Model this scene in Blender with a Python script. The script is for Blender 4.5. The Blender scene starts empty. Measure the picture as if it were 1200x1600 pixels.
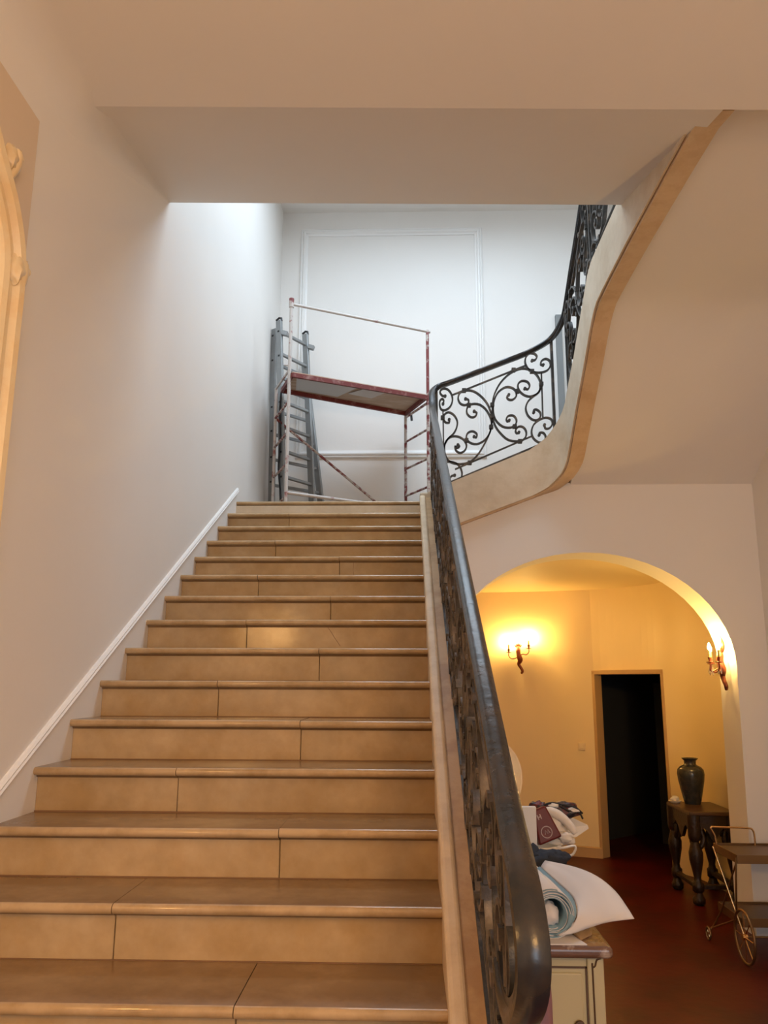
import bpy, bmesh, math, random
from mathutils import Vector, Matrix, noise
random.seed(7)
R = math.radians
scene = bpy.context.scene
col = scene.collection
# ------------------------------------------------------------------ camera
cam_d = bpy.data.cameras.new('camera')
cam_d.sensor_fit = 'VERTICAL'; cam_d.sensor_height = 24.0; cam_d.sensor_width = 18.0
cam_d.lens = 1270.0 / 1600.0 * 24.0
cam_d.clip_start = 0.05
cam = bpy.data.objects.new('camera', cam_d); col.objects.link(cam)
RX = Vector((0.99956893, 0.02911548, 0.00377369)); UP = Vector((0.00235508, -0.20763885, 0.97820272)); FW = Vector((-0.02926441, 0.97777216, 0.20761791))
cam.matrix_world = Matrix(((RX.x, UP.x, -FW.x, 1.43588548), (RX.y, UP.y, -FW.y, -6.60844702), (RX.z, UP.z, -FW.z, 1.8305197), (0, 0, 0, 1)))
scene.camera = cam
# ------------------------------------------------------------------ view, world, lights
vs = scene.view_settings
scene.display_settings.display_device = 'sRGB'
vs.view_transform = 'Standard'; vs.look = 'None'; vs.gamma = 1.0; vs.use_curve_mapping = False
vs.exposure = 0.4
scene.cycles.use_denoising = True
scene.cycles.max_bounces = 10; scene.cycles.diffuse_bounces = 6
scene.cycles.sample_clamp_indirect = 8.0
world = bpy.data.worlds.new('sky'); scene.world = world; world.use_nodes = True
world.node_tree.nodes['Background'].inputs[0].default_value = (0.62, 0.78, 1.0, 1)
world.node_tree.nodes['Background'].inputs[1].default_value = 1.0

def area(name, loc, target, sx, sy, power, color):
    d = bpy.data.lights.new(name, 'AREA'); d.shape = 'RECTANGLE'; d.size = sx; d.size_y = sy; d.energy = power; d.color = color
    o = bpy.data.objects.new(name, d); col.objects.link(o); o.location = loc
    o.rotation_euler = (Vector(target) - Vector(loc)).to_track_quat('-Z', 'Y').to_euler(); return o
def point(name, loc, power, color, radius=0.12):
    d = bpy.data.lights.new(name, 'POINT'); d.energy = power; d.color = color; d.shadow_soft_size = radius
    o = bpy.data.objects.new(name, d); col.objects.link(o); o.location = loc; return o
WARM = (1.0, 0.53, 0.17)
area('skylight_daylight', (2.1, -0.5, 7.45), (2.1, -0.5, 0), 2.6, 2.4, 146, (0.73, 0.87, 1.0))
area('hall_window_daylight', (3.0, -10.2, 1.9), (1.2, -4.0, 1.9), 1.6, 2.4, 48, (0.76, 0.88, 1.0))
point('hall_chandelier', (2.5, -8.0, 2.95), 122, WARM, 0.25)
point('hall_wall_lamp', (0.15, -5.75, 2.32), 13, WARM, 0.06)

# ------------------------------------------------------------------ materials
def mat(name, color, rough=0.6, metal=0.0, var=0.0, vscale=6.0, color2=None, mixscale=3.0, mixlo=0.45, mixhi=0.6, bump=0.0, bscale=60.0, spec=0.5, emit=None, estr=0.0, perobj=0.0, stretch=None, trans=0.0):
    m = bpy.data.materials.new(name); m.use_nodes = True
    nt = m.node_tree; N = nt.nodes; L = nt.links; b = N['Principled BSDF']
    b.inputs['Roughness'].default_value = rough; b.inputs['Metallic'].default_value = metal
    b.inputs['Specular IOR Level'].default_value = spec
    if trans: b.inputs['Transmission Weight'].default_value = trans
    c = (*color, 1); src = None
    tc = N.new('ShaderNodeTexCoord'); mp = N.new('ShaderNodeMapping'); L.new(tc.outputs['Object'], mp.inputs[0])
    if stretch: mp.inputs['Scale'].default_value = stretch
    if color2 is not None:
        n = N.new('ShaderNodeTexNoise'); n.inputs['Scale'].default_value = mixscale; n.inputs['Detail'].default_value = 6; n.inputs['Roughness'].default_value = 0.65
        L.new(mp.outputs[0], n.inputs[0])
        r = N.new('ShaderNodeValToRGB'); r.color_ramp.elements[0].position = mixlo; r.color_ramp.elements[1].position = mixhi
        r.color_ramp.elements[0].color = c; r.color_ramp.elements[1].color = (*color2, 1)
        L.new(n.outputs[0], r.inputs[0]); src = r.outputs[0]
    if var or perobj:
        h = N.new('ShaderNodeHueSaturation')
        if src: L.new(src, h.inputs['Color'])
        else: h.inputs['Color'].default_value = c
        a = N.new('ShaderNodeMath'); a.operation = 'MULTIPLY_ADD'; a.inputs[1].default_value = var * 2; a.inputs[2].default_value = 1 - var
        n2 = N.new('ShaderNodeTexNoise'); n2.inputs['Scale'].default_value = vscale; n2.inputs['Detail'].default_value = 4; L.new(mp.outputs[0], n2.inputs[0])
        L.new(n2.outputs[0], a.inputs[0]); val = a.outputs[0]
        if perobj:
            oi = N.new('ShaderNodeObjectInfo'); p = N.new('ShaderNodeMath'); p.operation = 'MULTIPLY_ADD'; p.inputs[1].default_value = perobj * 2; p.inputs[2].default_value = -perobj
            L.new(oi.outputs['Random'], p.inputs[0]); s = N.new('ShaderNodeMath'); s.operation = 'ADD'; L.new(val, s.inputs[0]); L.new(p.outputs[0], s.inputs[1]); val = s.outputs[0]
        L.new(val, h.inputs['Value']); src = h.outputs[0]
    if src: L.new(src, b.inputs['Base Color'])
    else: b.inputs['Base Color'].default_value = c
    if bump:
        bn = N.new('ShaderNodeTexNoise'); bn.inputs['Scale'].default_value = bscale; bn.inputs['Detail'].default_value = 4; L.new(mp.outputs[0], bn.inputs[0])
        bu = N.new('ShaderNodeBump'); bu.inputs['Strength'].default_value = bump; bu.inputs['Distance'].default_value = 0.01
        L.new(bn.outputs[0], bu.inputs['Height']); L.new(bu.outputs[0], b.inputs['Normal'])
    if emit:
        b.inputs['Emission Color'].default_value = (*emit, 1); b.inputs['Emission Strength'].default_value = estr
    return m
M = {}
M['white'] = mat('white_wall_paint', (0.80, 0.775, 0.74), 0.62, var=0.03, vscale=1.4, bump=0.05, bscale=40)
M['trimwhite'] = mat('white_gloss_trim', (0.83, 0.82, 0.80), 0.4)
M['far'] = mat('cream_wall_paint', (0.84, 0.68, 0.40), 0.50, var=0.05, vscale=1.0, bump=0.05, bscale=30)
M['farceil'] = mat('cream_ceiling_paint', (0.84, 0.70, 0.42), 0.6)
M['floor'] = mat('red_clay_floor', (0.078, 0.004, 0.0018), 0.38, var=0.18, vscale=9, color2=(0.050, 0.0035, 0.0016), mixscale=2.5, bump=0.12, bscale=14, spec=0.3)
M['marble'] = mat('honey_marble', (0.50, 0.365, 0.205), 0.17, color2=(0.40, 0.26, 0.115), mixscale=3.4, mixlo=0.36, mixhi=0.66, var=0.16, vscale=13, perobj=0.085, bump=0.10, bscale=10)
M['nosing'] = mat('polished_marble_nosing', (0.50, 0.355, 0.20), 0.11, color2=(0.36, 0.235, 0.11), mixscale=5, mixlo=0.42, mixhi=0.66, var=0.08, vscale=16, perobj=0.03, bump=0.10, bscale=16)
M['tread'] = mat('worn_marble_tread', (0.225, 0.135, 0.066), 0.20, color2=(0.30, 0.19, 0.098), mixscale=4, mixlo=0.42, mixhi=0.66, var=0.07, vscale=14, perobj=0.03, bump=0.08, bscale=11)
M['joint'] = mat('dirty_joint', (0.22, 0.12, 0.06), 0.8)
M['stone'] = mat('plaster_stone', (0.66, 0.56, 0.42), 0.55, color2=(0.54, 0.42, 0.28), mixscale=3.2, mixlo=0.40, mixhi=0.70, var=0.08, vscale=9, bump=0.15, bscale=22)
M['stone2'] = mat('orange_stone_edge', (0.66, 0.49, 0.31), 0.55, color2=(0.56, 0.39, 0.23), mixscale=5, var=0.08, vscale=10, bump=0.12, bscale=25)
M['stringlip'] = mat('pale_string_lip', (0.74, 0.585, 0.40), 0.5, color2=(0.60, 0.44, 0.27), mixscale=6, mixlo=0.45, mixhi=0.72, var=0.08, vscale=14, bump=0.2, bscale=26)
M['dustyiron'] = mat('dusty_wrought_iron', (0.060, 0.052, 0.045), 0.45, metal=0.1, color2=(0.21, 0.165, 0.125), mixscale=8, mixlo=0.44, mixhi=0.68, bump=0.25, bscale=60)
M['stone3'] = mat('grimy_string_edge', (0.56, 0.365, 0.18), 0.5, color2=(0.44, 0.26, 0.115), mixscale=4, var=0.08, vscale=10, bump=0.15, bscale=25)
M['iron'] = mat('wrought_iron', (0.040, 0.038, 0.036), 0.42, metal=0.15, color2=(0.20, 0.155, 0.115), mixscale=9, mixlo=0.52, mixhi=0.74, bump=0.25, bscale=60)
M['rail'] = mat('dark_polished_rail', (0.026, 0.028, 0.032), 0.27, metal=0.2, color2=(0.052, 0.042, 0.035), mixscale=7, mixlo=0.45, mixhi=0.65, bump=0.16, bscale=28)
M['alu'] = mat('ladder_aluminium', (0.33, 0.345, 0.35), 0.45, metal=0.6, var=0.12, vscale=12)
M['black'] = mat('black_plastic', (0.02, 0.02, 0.022), 0.5)
M['redpaint'] = mat('splattered_red_tube', (0.20, 0.035, 0.035), 0.5, color2=(0.52, 0.46, 0.42), mixscale=11, mixlo=0.46, mixhi=0.54, bump=0.2, bscale=60)
M['whitered'] = mat('plaster_splattered_tube', (0.54, 0.50, 0.47), 0.6, color2=(0.27, 0.08, 0.075), mixscale=9, mixlo=0.55, mixhi=0.66, bump=0.25, bscale=60)
M['redbeam'] = mat('worn_red_beam', (0.16, 0.024, 0.02), 0.5, color2=(0.32, 0.17, 0.15), mixscale=14, mixlo=0.52, mixhi=0.72)
M['ply'] = mat('scaffold_plywood', (0.50, 0.36, 0.25), 0.7, color2=(0.60, 0.48, 0.38), mixscale=3, stretch=(1, 5, 5))
M['paper'] = mat('white_paper', (0.66, 0.645, 0.65), 0.7, var=0.03, vscale=8)
M['greypaper'] = mat('grey_masking_paper', (0.62, 0.64, 0.66), 0.7)
M['blue'] = mat('blue_wallpaper_back', (0.20, 0.33, 0.40), 0.6, var=0.1, vscale=20)
M['cardboard'] = mat('cardboard', (0.42, 0.27, 0.14), 0.8, var=0.06)
M['redmarble'] = mat('brown_marble_top', (0.15, 0.08, 0.055), 0.26, color2=(0.50, 0.42, 0.36), mixscale=9, mixlo=0.54, mixhi=0.70, var=0.25, vscale=22)
M['cream'] = mat('cream_painted_wood', (0.52, 0.47, 0.29), 0.45, var=0.05, vscale=5)
M['brownline'] = mat('brown_painted_line', (0.10, 0.055, 0.03), 0.5)
M['darkwood'] = mat('dark_carved_wood', (0.022, 0.011, 0.007), 0.38, var=0.25, vscale=18, bump=0.5, bscale=45)
M['tablewood'] = mat('table_top_wood', (0.065, 0.032, 0.016), 0.35, var=0.2, vscale=10, stretch=(1, 5, 1))
M['bronze'] = mat('aged_bronze', (0.20, 0.055, 0.03), 0.4, metal=0.7, var=0.2, vscale=30)
M['brass'] = mat('polished_brass', (0.72, 0.45, 0.20), 0.25, metal=1.0)
M['dullbrass'] = mat('dull_brass', (0.22, 0.13, 0.06), 0.4, metal=0.9)
M['vase'] = mat('dark_glazed_vase', (0.018, 0.022, 0.026), 0.22, color2=(0.036, 0.034, 0.032), mixscale=18, var=0.2, vscale=20)
M['gilt'] = mat('cream_gilded_plaster', (0.80, 0.67, 0.44), 0.42, color2=(0.76, 0.58, 0.33), mixscale=6, var=0.05)
M['panelpaint'] = mat('beige_panel_paint', (0.70, 0.58, 0.44), 0.55)
M['mirror'] = mat('mirror_glass', (0.9, 0.9, 0.88), 0.03, metal=1.0)
M['burgundy'] = mat('burgundy_plastic', (0.105, 0.010, 0.008), 0.42, spec=0.3)
M['fadedprint'] = mat('faded_pale_print', (0.42, 0.32, 0.31), 0.4)
M['navy'] = mat('navy_cloth', (0.022, 0.03, 0.048), 0.85, var=0.2, vscale=20, bump=0.5, bscale=50)
M['cloth'] = mat('white_cloth', (0.72, 0.67, 0.60), 0.85, bump=0.3, bscale=25)
M['plastic'] = mat('white_plastic', (0.78, 0.74, 0.66), 0.4)
M['printbag'] = mat('dark_red_printed_bag', (0.15, 0.018, 0.018), 0.45, color2=(0.018, 0.016, 0.02), mixscale=26, mixlo=0.47, mixhi=0.53, stretch=(1, 0.35, 2.2))
M['pink'] = mat('pink_purple_cloth', (0.28, 0.14, 0.16), 0.8, color2=(0.20, 0.12, 0.17), mixscale=9, stretch=(6, 6, 0.4))
M['candle'] = mat('candle_sleeve', (0.35, 0.30, 0.10), 0.5)
M['bulb'] = mat('lit_bulb', (1, 0.9, 0.7), 0.3, emit=(1.0, 0.60, 0.17), estr=950.0)
M['crystal'] = mat('crystal_drop', (0.9, 0.85, 0.75), 0.05, trans=0.7)
M['glass'] = mat('window_glass', (1, 1, 1), 0.0, trans=1.0)
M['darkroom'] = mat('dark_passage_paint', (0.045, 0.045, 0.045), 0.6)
M['darkdoor'] = mat('dark_door_paint', (0.06, 0.062, 0.058), 0.35)
M['frame'] = mat('door_frame_paint', (0.52, 0.34, 0.17), 0.5, var=0.05)
M['greyboard'] = mat('grey_painted_board', (0.22, 0.23, 0.23), 0.6)
M['switch'] = mat('switch_plastic', (0.80, 0.66, 0.44), 0.35)

# ------------------------------------------------------------------ mesh helpers
class MB:
    def __init__(self): self.v = []; self.f = []
    def add(self, vs, fs):
        n = len(self.v); self.v += [tuple(p) for p in vs]; self.f += [tuple(i + n for i in q) for q in fs]; return self
    def box(self, x0, x1, y0, y1, z0, z1):
        return self.add([(x0,y0,z0),(x1,y0,z0),(x1,y1,z0),(x0,y1,z0),(x0,y0,z1),(x1,y0,z1),(x1,y1,z1),(x0,y1,z1)],
                        [(0,3,2,1),(4,5,6,7),(0,1,5,4),(1,2,6,5),(2,3,7,6),(3,0,4,7)])
    def bar(self, a, b, w, h, side=None):
        a = Vector(a); b = Vector(b); t = (b - a).normalized()
        s = Vector(side).normalized() if side else (t.cross(Vector((0,0,1))) if abs(t.z) < 0.95 else Vector((1,0,0)))
        s = (s - t * s.dot(t)).normalized(); u = s.cross(t)
        vs = [p + s * sx * w / 2 + u * sz * h / 2 for p in (a, b) for sx, sz in ((-1,-1),(1,-1),(1,1),(-1,1))]
        return self.add(vs, [(0,1,2,3),(7,6,5,4),(0,4,5,1),(1,5,6,2),(2,6,7,3),(3,7,4,0)])
    def sweep(self, frames, prof, closed=True, caps=True, scales=None):
        # frames: list of (pos, side, up); prof: list of (s, u)
        n = len(prof); vs = []
        for i, (p, s, u) in enumerate(frames):
            k = scales[i] if scales else 1.0
            vs += [Vector(p) + Vector(s) * a * k + Vector(u) * b * k for a, b in prof]
        fs = []
        m = n if closed else n - 1
        for i in range(len(frames) - 1):
            for j in range(m):
                a = i * n + j; b = i * n + (j + 1) % n
                fs.append((a, b, b + n, a + n))
        if caps and closed:
            fs.append(tuple(range(n - 1, -1, -1))); q = (len(frames) - 1) * n; fs.append(tuple(range(q, q + n)))
        return self.add(vs, fs)
    def tube(self, pts, r, n=8, radii=None):
        pts = [Vector(p) for p in pts]; fr = []; s = None
        for i, p in enumerate(pts):
            t = (pts[min(i + 1, len(pts) - 1)] - pts[max(i - 1, 0)]).normalized()
            if s is None: s = t.cross(Vector((0,0,1)) if abs(t.z) < 0.9 else Vector((1,0,0))).normalized()
            else: s = (s - t * s.dot(t)).normalized()
            fr.append((p, s, s.cross(t)))
        prof = [(math.cos(-2*math.pi*k/n), math.sin(-2*math.pi*k/n)) for k in range(n)]
        return self.sweep(fr, prof, scales=radii or [r] * len(pts))
    def lathe(self, prof, n=24, c=(0,0,0), axis='z', start=None):
        vs = []; c = Vector(c)
        for r, z in prof:
            for k in range(n):
                a = 2*math.pi*k/n; x = r*math.cos(a); y = r*math.sin(a)
                vs.append(c + (Vector((x, y, z)) if axis == 'z' else Vector((z, x, y)) if axis == 'x' else Vector((y, z, x))))
        fs = []
        for i in range(len(prof) - 1):
            for k in range(n):
                a = i*n + k; b = i*n + (k+1) % n; fs.append((a, b, b+n, a+n))
        if prof[0][0] > 1e-5: fs.append(tuple(range(n-1, -1, -1)))
        if prof[-1][0] > 1e-5: q = (len(prof)-1)*n; fs.append(tuple(range(q, q+n)))
        return self.add(vs, fs)
    def prism(self, poly, axis, a, b):
        n = len(poly)
        def P(p, t): return (t, p[0], p[1]) if axis == 'x' else (p[0], t, p[1]) if axis == 'y' else (p[0], p[1], t)
        vs = [P(p, a) for p in poly] + [P(p, b) for p in poly]
        fs = [tuple(range(n-1, -1, -1)), tuple(range(n, 2*n))] + [(i, (i+1) % n, (i+1) % n + n, i + n) for i in range(n)]
        return self.add(vs, fs)
    def blob(self, c, r, seed=0, amp=0.25, freq=2.0, n=16, m=10):
        vs = []; c = Vector(c)
        for i in range(m + 1):
            t = math.pi * i / m
            for k in range(n):
                a = 2*math.pi*k/n; d = Vector((math.sin(t)*math.cos(a), math.sin(t)*math.sin(a), math.cos(t)))
                q = 1 + amp * noise.noise(d * freq + Vector((seed*7.3, seed*3.1, seed)))+ amp*0.4*noise.noise(d * freq * 2.7 + Vector((seed, 1, 2)))
                vs.append(c + Vector((d.x*r[0]*q, d.y*r[1]*q, d.z*r[2]*q)))
        fs = [(i*n+k, (i+1)*n+k, (i+1)*n+(k+1) % n, i*n+(k+1) % n) for i in range(m) for k in range(n)]
        return self.add(vs, fs)
    def build(self, name, material, parent=None, smooth=0, bevel=0, segs=2, loc=None, kind=None):
        me = bpy.data.meshes.new(name); me.from_pydata(self.v, [], self.f)
        bm = bmesh.new(); bm.from_mesh(me)
        bmesh.ops.remove_doubles(bm, verts=bm.verts, dist=1e-6)
        bmesh.ops.recalc_face_normals(bm, faces=bm.faces)
        bm.to_mesh(me); bm.free()
        me.materials.append(M[material])
        if smooth: me.shade_smooth(); me.set_sharp_from_angle(angle=R(smooth))
        o = bpy.data.objects.new(name, me); col.objects.link(o)
        if parent: o.parent = parent
        if loc: o.location = loc
        if bevel:
            b = o.modifiers.new('bevel', 'BEVEL'); b.width = bevel; b.segments = segs; b.limit_method = 'ANGLE'; b.angle_limit = R(40)
        if kind: o['kind'] = kind
        return o
def struct(o): o['kind'] = 'structure'; return o
def tag(o, label, cat, group=None):
    o['label'] = label; o['category'] = cat
    if group: o['group'] = group
    return o
def thing(name, label, cat, loc=(0,0,0), rz=0.0, group=None):
    o = bpy.data.objects.new(name, None); o.empty_display_size = 0.1; col.objects.link(o)
    o.location = loc; o.rotation_euler = (0, 0, rz); return tag(o, label, cat, group)
def smooth_path(pts, k=4):
    pts = [Vector(p) for p in pts]
    if len(pts) < 3: return pts
    out = []
    for i in range(len(pts) - 1):
        p0 = pts[i-1] if i else pts[0]*2 - pts[1]; p1 = pts[i]; p2 = pts[i+1]; p3 = pts[i+2] if i + 2 < len(pts) else pts[-1]*2 - pts[-2]
        for j in range(k):
            t = j / k
            out.append(0.5*((2*p1) + (p2-p0)*t + (2*p0-5*p1+4*p2-p3)*t*t + (3*p1-p0-3*p2+p3)*t**3))
    out.append(pts[-1]); return out
def interp(tab, x):
    if x <= tab[0][0]: return tab[0][1]
    for (a, fa), (b, fb) in zip(tab, tab[1:]):
        if x <= b: return fa + (fb - fa) * (x - a) / (b - a)
    return tab[-1][1]

RUN, RISE, W, LZ = 0.309, 0.165, 1.535, 3.30
TT = 0.030                                     # tread thickness
def nz(y): return LZ + y * RISE / RUN          # the nosing line of the main flight

# ================================================================== LARGE STRUCTURE
struct(MB().add([(-0.1,-10.6,0),(6.9,-10.6,0),(6.9,6.5,0),(-0.1,6.5,0),(-0.1,-10.6,-0.1),(6.9,-10.6,-0.1),(6.9,6.5,-0.1),(-0.1,6.5,-0.1)],
     [(0,1,2,3),(7,6,5,4),(0,4,5,1),(1,5,6,2),(2,6,7,3),(3,7,4,0)]).build('floor', 'floor'))
# left wall with the cove that runs into the hall ceiling
CEIL, CEDGE = 4.26, -3.59
struct(MB().box(-0.15, 0.0, -10.5, 1.99, 0.0, 7.3).build('wall_left', 'white'))
r = 0.14
def cove_at(y, z, r):
    pts = [(-0.02, z + 0.02), (-0.02, z - r)] + [(r - r*math.cos(R(a)), z - r + r*math.sin(R(a))) for a in range(0, 91, 9)] + [(r, z + 0.02)]
    return [(x, y, zz) for x, zz in pts]
cv = MB(); secs = [cove_at(-10.4, CEIL, r), cove_at(CEDGE - 0.12, CEIL, r), cove_at(CEDGE, CEIL + 0.008, r), cove_at(CEDGE + 0.12, CEIL + 0.035, r*0.9), cove_at(-3.30, CEIL + 0.085, r*0.8), cove_at(-2.24, 4.672, 0.01)]
nc = len(secs[0]); cv.add([p for q in secs for p in q], [(i*nc+j, i*nc+(j+1) % nc, (i+1)*nc+(j+1) % nc, (i+1)*nc+j) for i in range(len(secs)-1) for j in range(nc)])
struct(cv.build('trim_3', 'white', smooth=30))
struct(MB().box(-0.15, 4.45, 1.87, 2.02, 2.95, 7.3).build('wall_landing', 'white'))
struct(MB().box(4.30, 4.45, -10.5, 0.06, 0.0, 7.3).box(4.30, 4.45, 0.06, 1.88, 3.3, 7.3).build('wall_right', 'white'))
struct(MB().box(-0.15, 4.45, -5.15, -5.0, 4.9, 7.3).build('wall_gallery', 'white'))
# rear wall of the hall with a tall window that lets the day in behind the photographer
rear = MB()
rear.box(-0.1, 2.2, -10.5, -10.38, 0, 4.3).box(3.8, 4.32, -10.5, -10.38, 0, 4.3).box(2.2, 3.8, -10.5, -10.38, 0, 0.6).box(2.2, 3.8, -10.5, -10.38, 3.2, 4.3)
struct(rear.build('wall_rear', 'white'))
wf = MB().box(2.2, 3.8, -10.47, -10.43, 0.6, 0.68).box(2.2, 3.8, -10.47, -10.43, 3.12, 3.2).box(2.2, 2.28, -10.47, -10.43, 0.6, 3.2).box(3.72, 3.8, -10.47, -10.43, 0.6, 3.2).box(2.96, 3.04, -10.47, -10.43, 0.6, 3.2)
struct(wf.build('window_2', 'trimwhite'))
# hall ceiling, its splayed edge at the stairwell and the gallery floor over it
GAL = 4.70
def skew(m, k=0.032, x0=0.0):
    m.v = [(x, y + (k*(x - x0) if -3.7 < y < -2.0 else 0), z) for x, y, z in m.v]; return m
cl = MB().prism([(-10.5, CEIL), (CEDGE, CEIL), (-3.30, CEIL+0.085), (-2.23, 4.675), (-2.22, GAL), (-3.2, GAL + 0.03), (-10.5, GAL + 0.03)], 'x', 0.0, 2.80)
struct(skew(cl).build('ceiling', 'white'))
# soffit under the third flight and the gallery on the right
sof = [(0.06, 3.47), (-0.32, 3.70), (-0.62, 3.92), (-1.02, 4.18), (-1.20, 4.30), (-1.36, 4.37), (-1.50, 4.395), (-1.75, 4.40), (CEDGE, 4.36), (CEDGE, CEIL), (-10.5, CEIL), (-10.5, GAL+0.03), (-1.45, GAL + 0.03), (-1.15, 4.62), (-0.6, 4.26), (0.06, 3.92)]
struct(skew(MB().prism(sof, 'x', 2.80, 4.31)).build('ceiling_gallery', 'white', smooth=25))
# stairwell ceiling with a skylight
up = MB().box(-0.1, 0.7, -5.1, 2.0, 7.18, 7.3).box(3.3, 4.4, -5.1, 2.0, 7.18, 7.3).box(0.7, 3.3, 0.5, 2.0, 7.18, 7.3).box(0.7, 3.3, -5.1, -1.9, 7.18, 7.3)
struct(up.build('ceiling_stairwell', 'white'))
sk = MB()
for x in (0.7, 1.54, 2.4, 3.24): sk.box(x, x + 0.06, -1.9, 0.5, 7.22, 7.28)
sk.box(0.7, 3.3, -1.9, -1.84, 7.22, 7.28).box(0.7, 3.3, 0.44, 0.5, 7.22, 7.28)
win = struct(sk.build('window_1', 'trimwhite'))
# arch wall
AX, AA, AZ, AB = 2.895, 1.155, 1.98, 0.92
def arch_pts(n=28, dx=0.0):
    return [(AX - AA*math.cos(math.pi*i/n), AZ + AB*math.sin(math.pi*i/n)) for i in range(n + 1)]
aw = MB(); top = 3.49; Y0, Y1 = 0.05, 0.42
ap = arch_pts(); ap = [(AX - AA + 0.0, 0.0)] + ap + [(4.02, 0.0)]
for (xa, za), (xb, zb) in zip(ap, ap[1:]):
    aw.add([(xa,Y0,za),(xb,Y0,zb),(xb,Y1,zb),(xa,Y1,za)], [(0,1,2,3)])
    if xb > xa + 1e-6 and za > 1: aw.add([(xa,Y0,za),(xb,Y0,zb),(xb,Y0,top),(xa,Y0,top),(xa,Y1,za),(xb,Y1,zb),(xb,Y1,top),(xa,Y1,top)], [(0,1,2,3),(7,6,5,4)])
aw.add([(4.05,Y0,AZ),(4.02,Y0,0),(4.32,Y0,0),(4.32,Y0,top),(4.05,Y0,top),(4.05,Y1,AZ),(4.02,Y1,0),(4.32,Y1,0),(4.32,Y1,top),(4.05,Y1,top)], [(0,1,2,3,4),(9,8,7,6,5)])
aw.box(0.0, AX - AA - 0.001, Y0, Y1, 0.0, 3.0)
aw.add([(AX-AA,Y0,3.0),(1.62,Y0,3.0),(1.62,Y0,top),(AX-AA,Y0,top)], [(0,1,2,3)])
struct(aw.build('wall_arch', 'white', smooth=30))
struct(MB().box(4.02, 4.30, 0.035, 0.05, 0.0, 0.10).build('baseboard_right', 'trimwhite', bevel=0.004))
# far room behind the arch: ceiling, curved wall with a doorway
struct(MB().box(0.2, 4.6, 0.42, 3.5, 2.91, 3.05).build('ceiling_far', 'farceil'))
DL, DR = Vector((3.53, 2.83)), Vector((4.11, 2.22))
dn = Vector((DR.y - DL.y, -(DR.x - DL.x))).normalized() * -1        # outwards from the room
if dn.y < 0: dn = -dn
left_run = smooth_path([(0.2,3.2,0),(1.4,3.19,0),(2.37,3.12,0),(3.0,3.02,0),(3.53,2.83,0)], 10)
right_run = smooth_path([(4.11,2.22,0),(4.24,1.95,0),(4.30,1.65,0),(4.32,1.2,0),(4.32,0.42,0)], 10)
fw = MB()
def strip(run, z0, z1):
    for a, b in zip(run, run[1:]):
        t = (b - a).normalized(); n = Vector((-t.y, t.x, 0)) * 0.12
        fw.add([(a.x,a.y,z0),(b.x,b.y,z0),(b.x,b.y,z1),(a.x,a.y,z1)], [(0,1,2,3)])
strip(left_run, 0, 2.92); strip(right_run, 0, 2.92)
DH = 1.98
over = [DL.lerp(DR, i/10) + dn*(0.075*4*(i/10)*(1 - i/10)) for i in range(11)]        # the wall curves on over the door
strip([Vector((p.x, p.y, 0)) for p in over], DH, 2.92)
fw.add([(p.x, p.y, DH) for p in over], [tuple(range(11))])
fw.box(0.2, 0.3, 0.42, 3.2, 0, 2.92)
struct(fw.build('wall_far', 'far'))
bb = MB()
for a, b in zip(left_run, left_run[1:]):
    t = (b - a).normalized(); n = Vector((t.y, -t.x, 0)) * 0.014
    bb.add([a+n, b+n, b+n+Vector((0,0,0.10)), a+n+Vector((0,0,0.10)), a+Vector((0,0,0.112)), b+Vector((0,0,0.112))], [(0,1,2,3),(3,2,5,4)])
struct(bb.build('baseboard_far', 'frame'))
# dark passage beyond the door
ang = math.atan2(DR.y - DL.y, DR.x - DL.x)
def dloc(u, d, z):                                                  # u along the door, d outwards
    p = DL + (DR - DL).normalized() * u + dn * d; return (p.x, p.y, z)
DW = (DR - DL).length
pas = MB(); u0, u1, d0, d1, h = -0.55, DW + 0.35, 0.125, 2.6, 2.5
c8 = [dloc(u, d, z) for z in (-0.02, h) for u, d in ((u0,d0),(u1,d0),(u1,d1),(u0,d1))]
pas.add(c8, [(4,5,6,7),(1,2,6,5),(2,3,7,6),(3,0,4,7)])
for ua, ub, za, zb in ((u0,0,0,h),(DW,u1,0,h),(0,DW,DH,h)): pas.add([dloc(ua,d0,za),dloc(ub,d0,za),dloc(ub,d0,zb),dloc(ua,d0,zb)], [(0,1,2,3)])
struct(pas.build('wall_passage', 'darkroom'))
door = struct(MB().add([dloc(u,d,z) for z in (0,DH) for u,d in ((-0.026,-0.010),(0.016,-0.010),(0.016,0.13),(-0.026,0.13))], [(0,3,2,1),(4,5,6,7),(0,1,5,4),(1,2,6,5),(2,3,7,6),(3,0,4,7)])
  .add([dloc(u,d,z) for z in (0,DH) for u,d in ((DW-0.016,-0.010),(DW+0.018,-0.010),(DW+0.018,0.13),(DW-0.016,0.13))], [(0,3,2,1),(4,5,6,7),(0,1,5,4),(1,2,6,5),(2,3,7,6),(3,0,4,7)])
  .add([dloc(u,d,z) for z in (DH-0.030,DH+0.018) for u,d in ((-0.026,-0.010),(DW+0.018,-0.010),(DW+0.018,0.13),(-0.026,0.13))], [(0,3,2,1),(4,5,6,7),(0,1,5,4),(1,2,6,5),(2,3,7,6),(3,0,4,7)]).build('door_1', 'frame', bevel=0.006))
lf = MB()
def dbox(m, ua, ub, da, db, za, zb): m.add([dloc(u,d,z) for z in (za,zb) for u,d in ((ua,da),(ub,da),(ub,db),(ua,db))], [(0,3,2,1),(4,5,6,7),(0,1,5,4),(1,2,6,5),(2,3,7,6),(3,0,4,7)])
dbox(lf, 0.02, 0.62, 1.22, 1.26, 0.01, 1.86)
leaf = lf.build('door_2', 'darkdoor', bevel=0.006); struct(leaf)
pm = MB()
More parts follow.
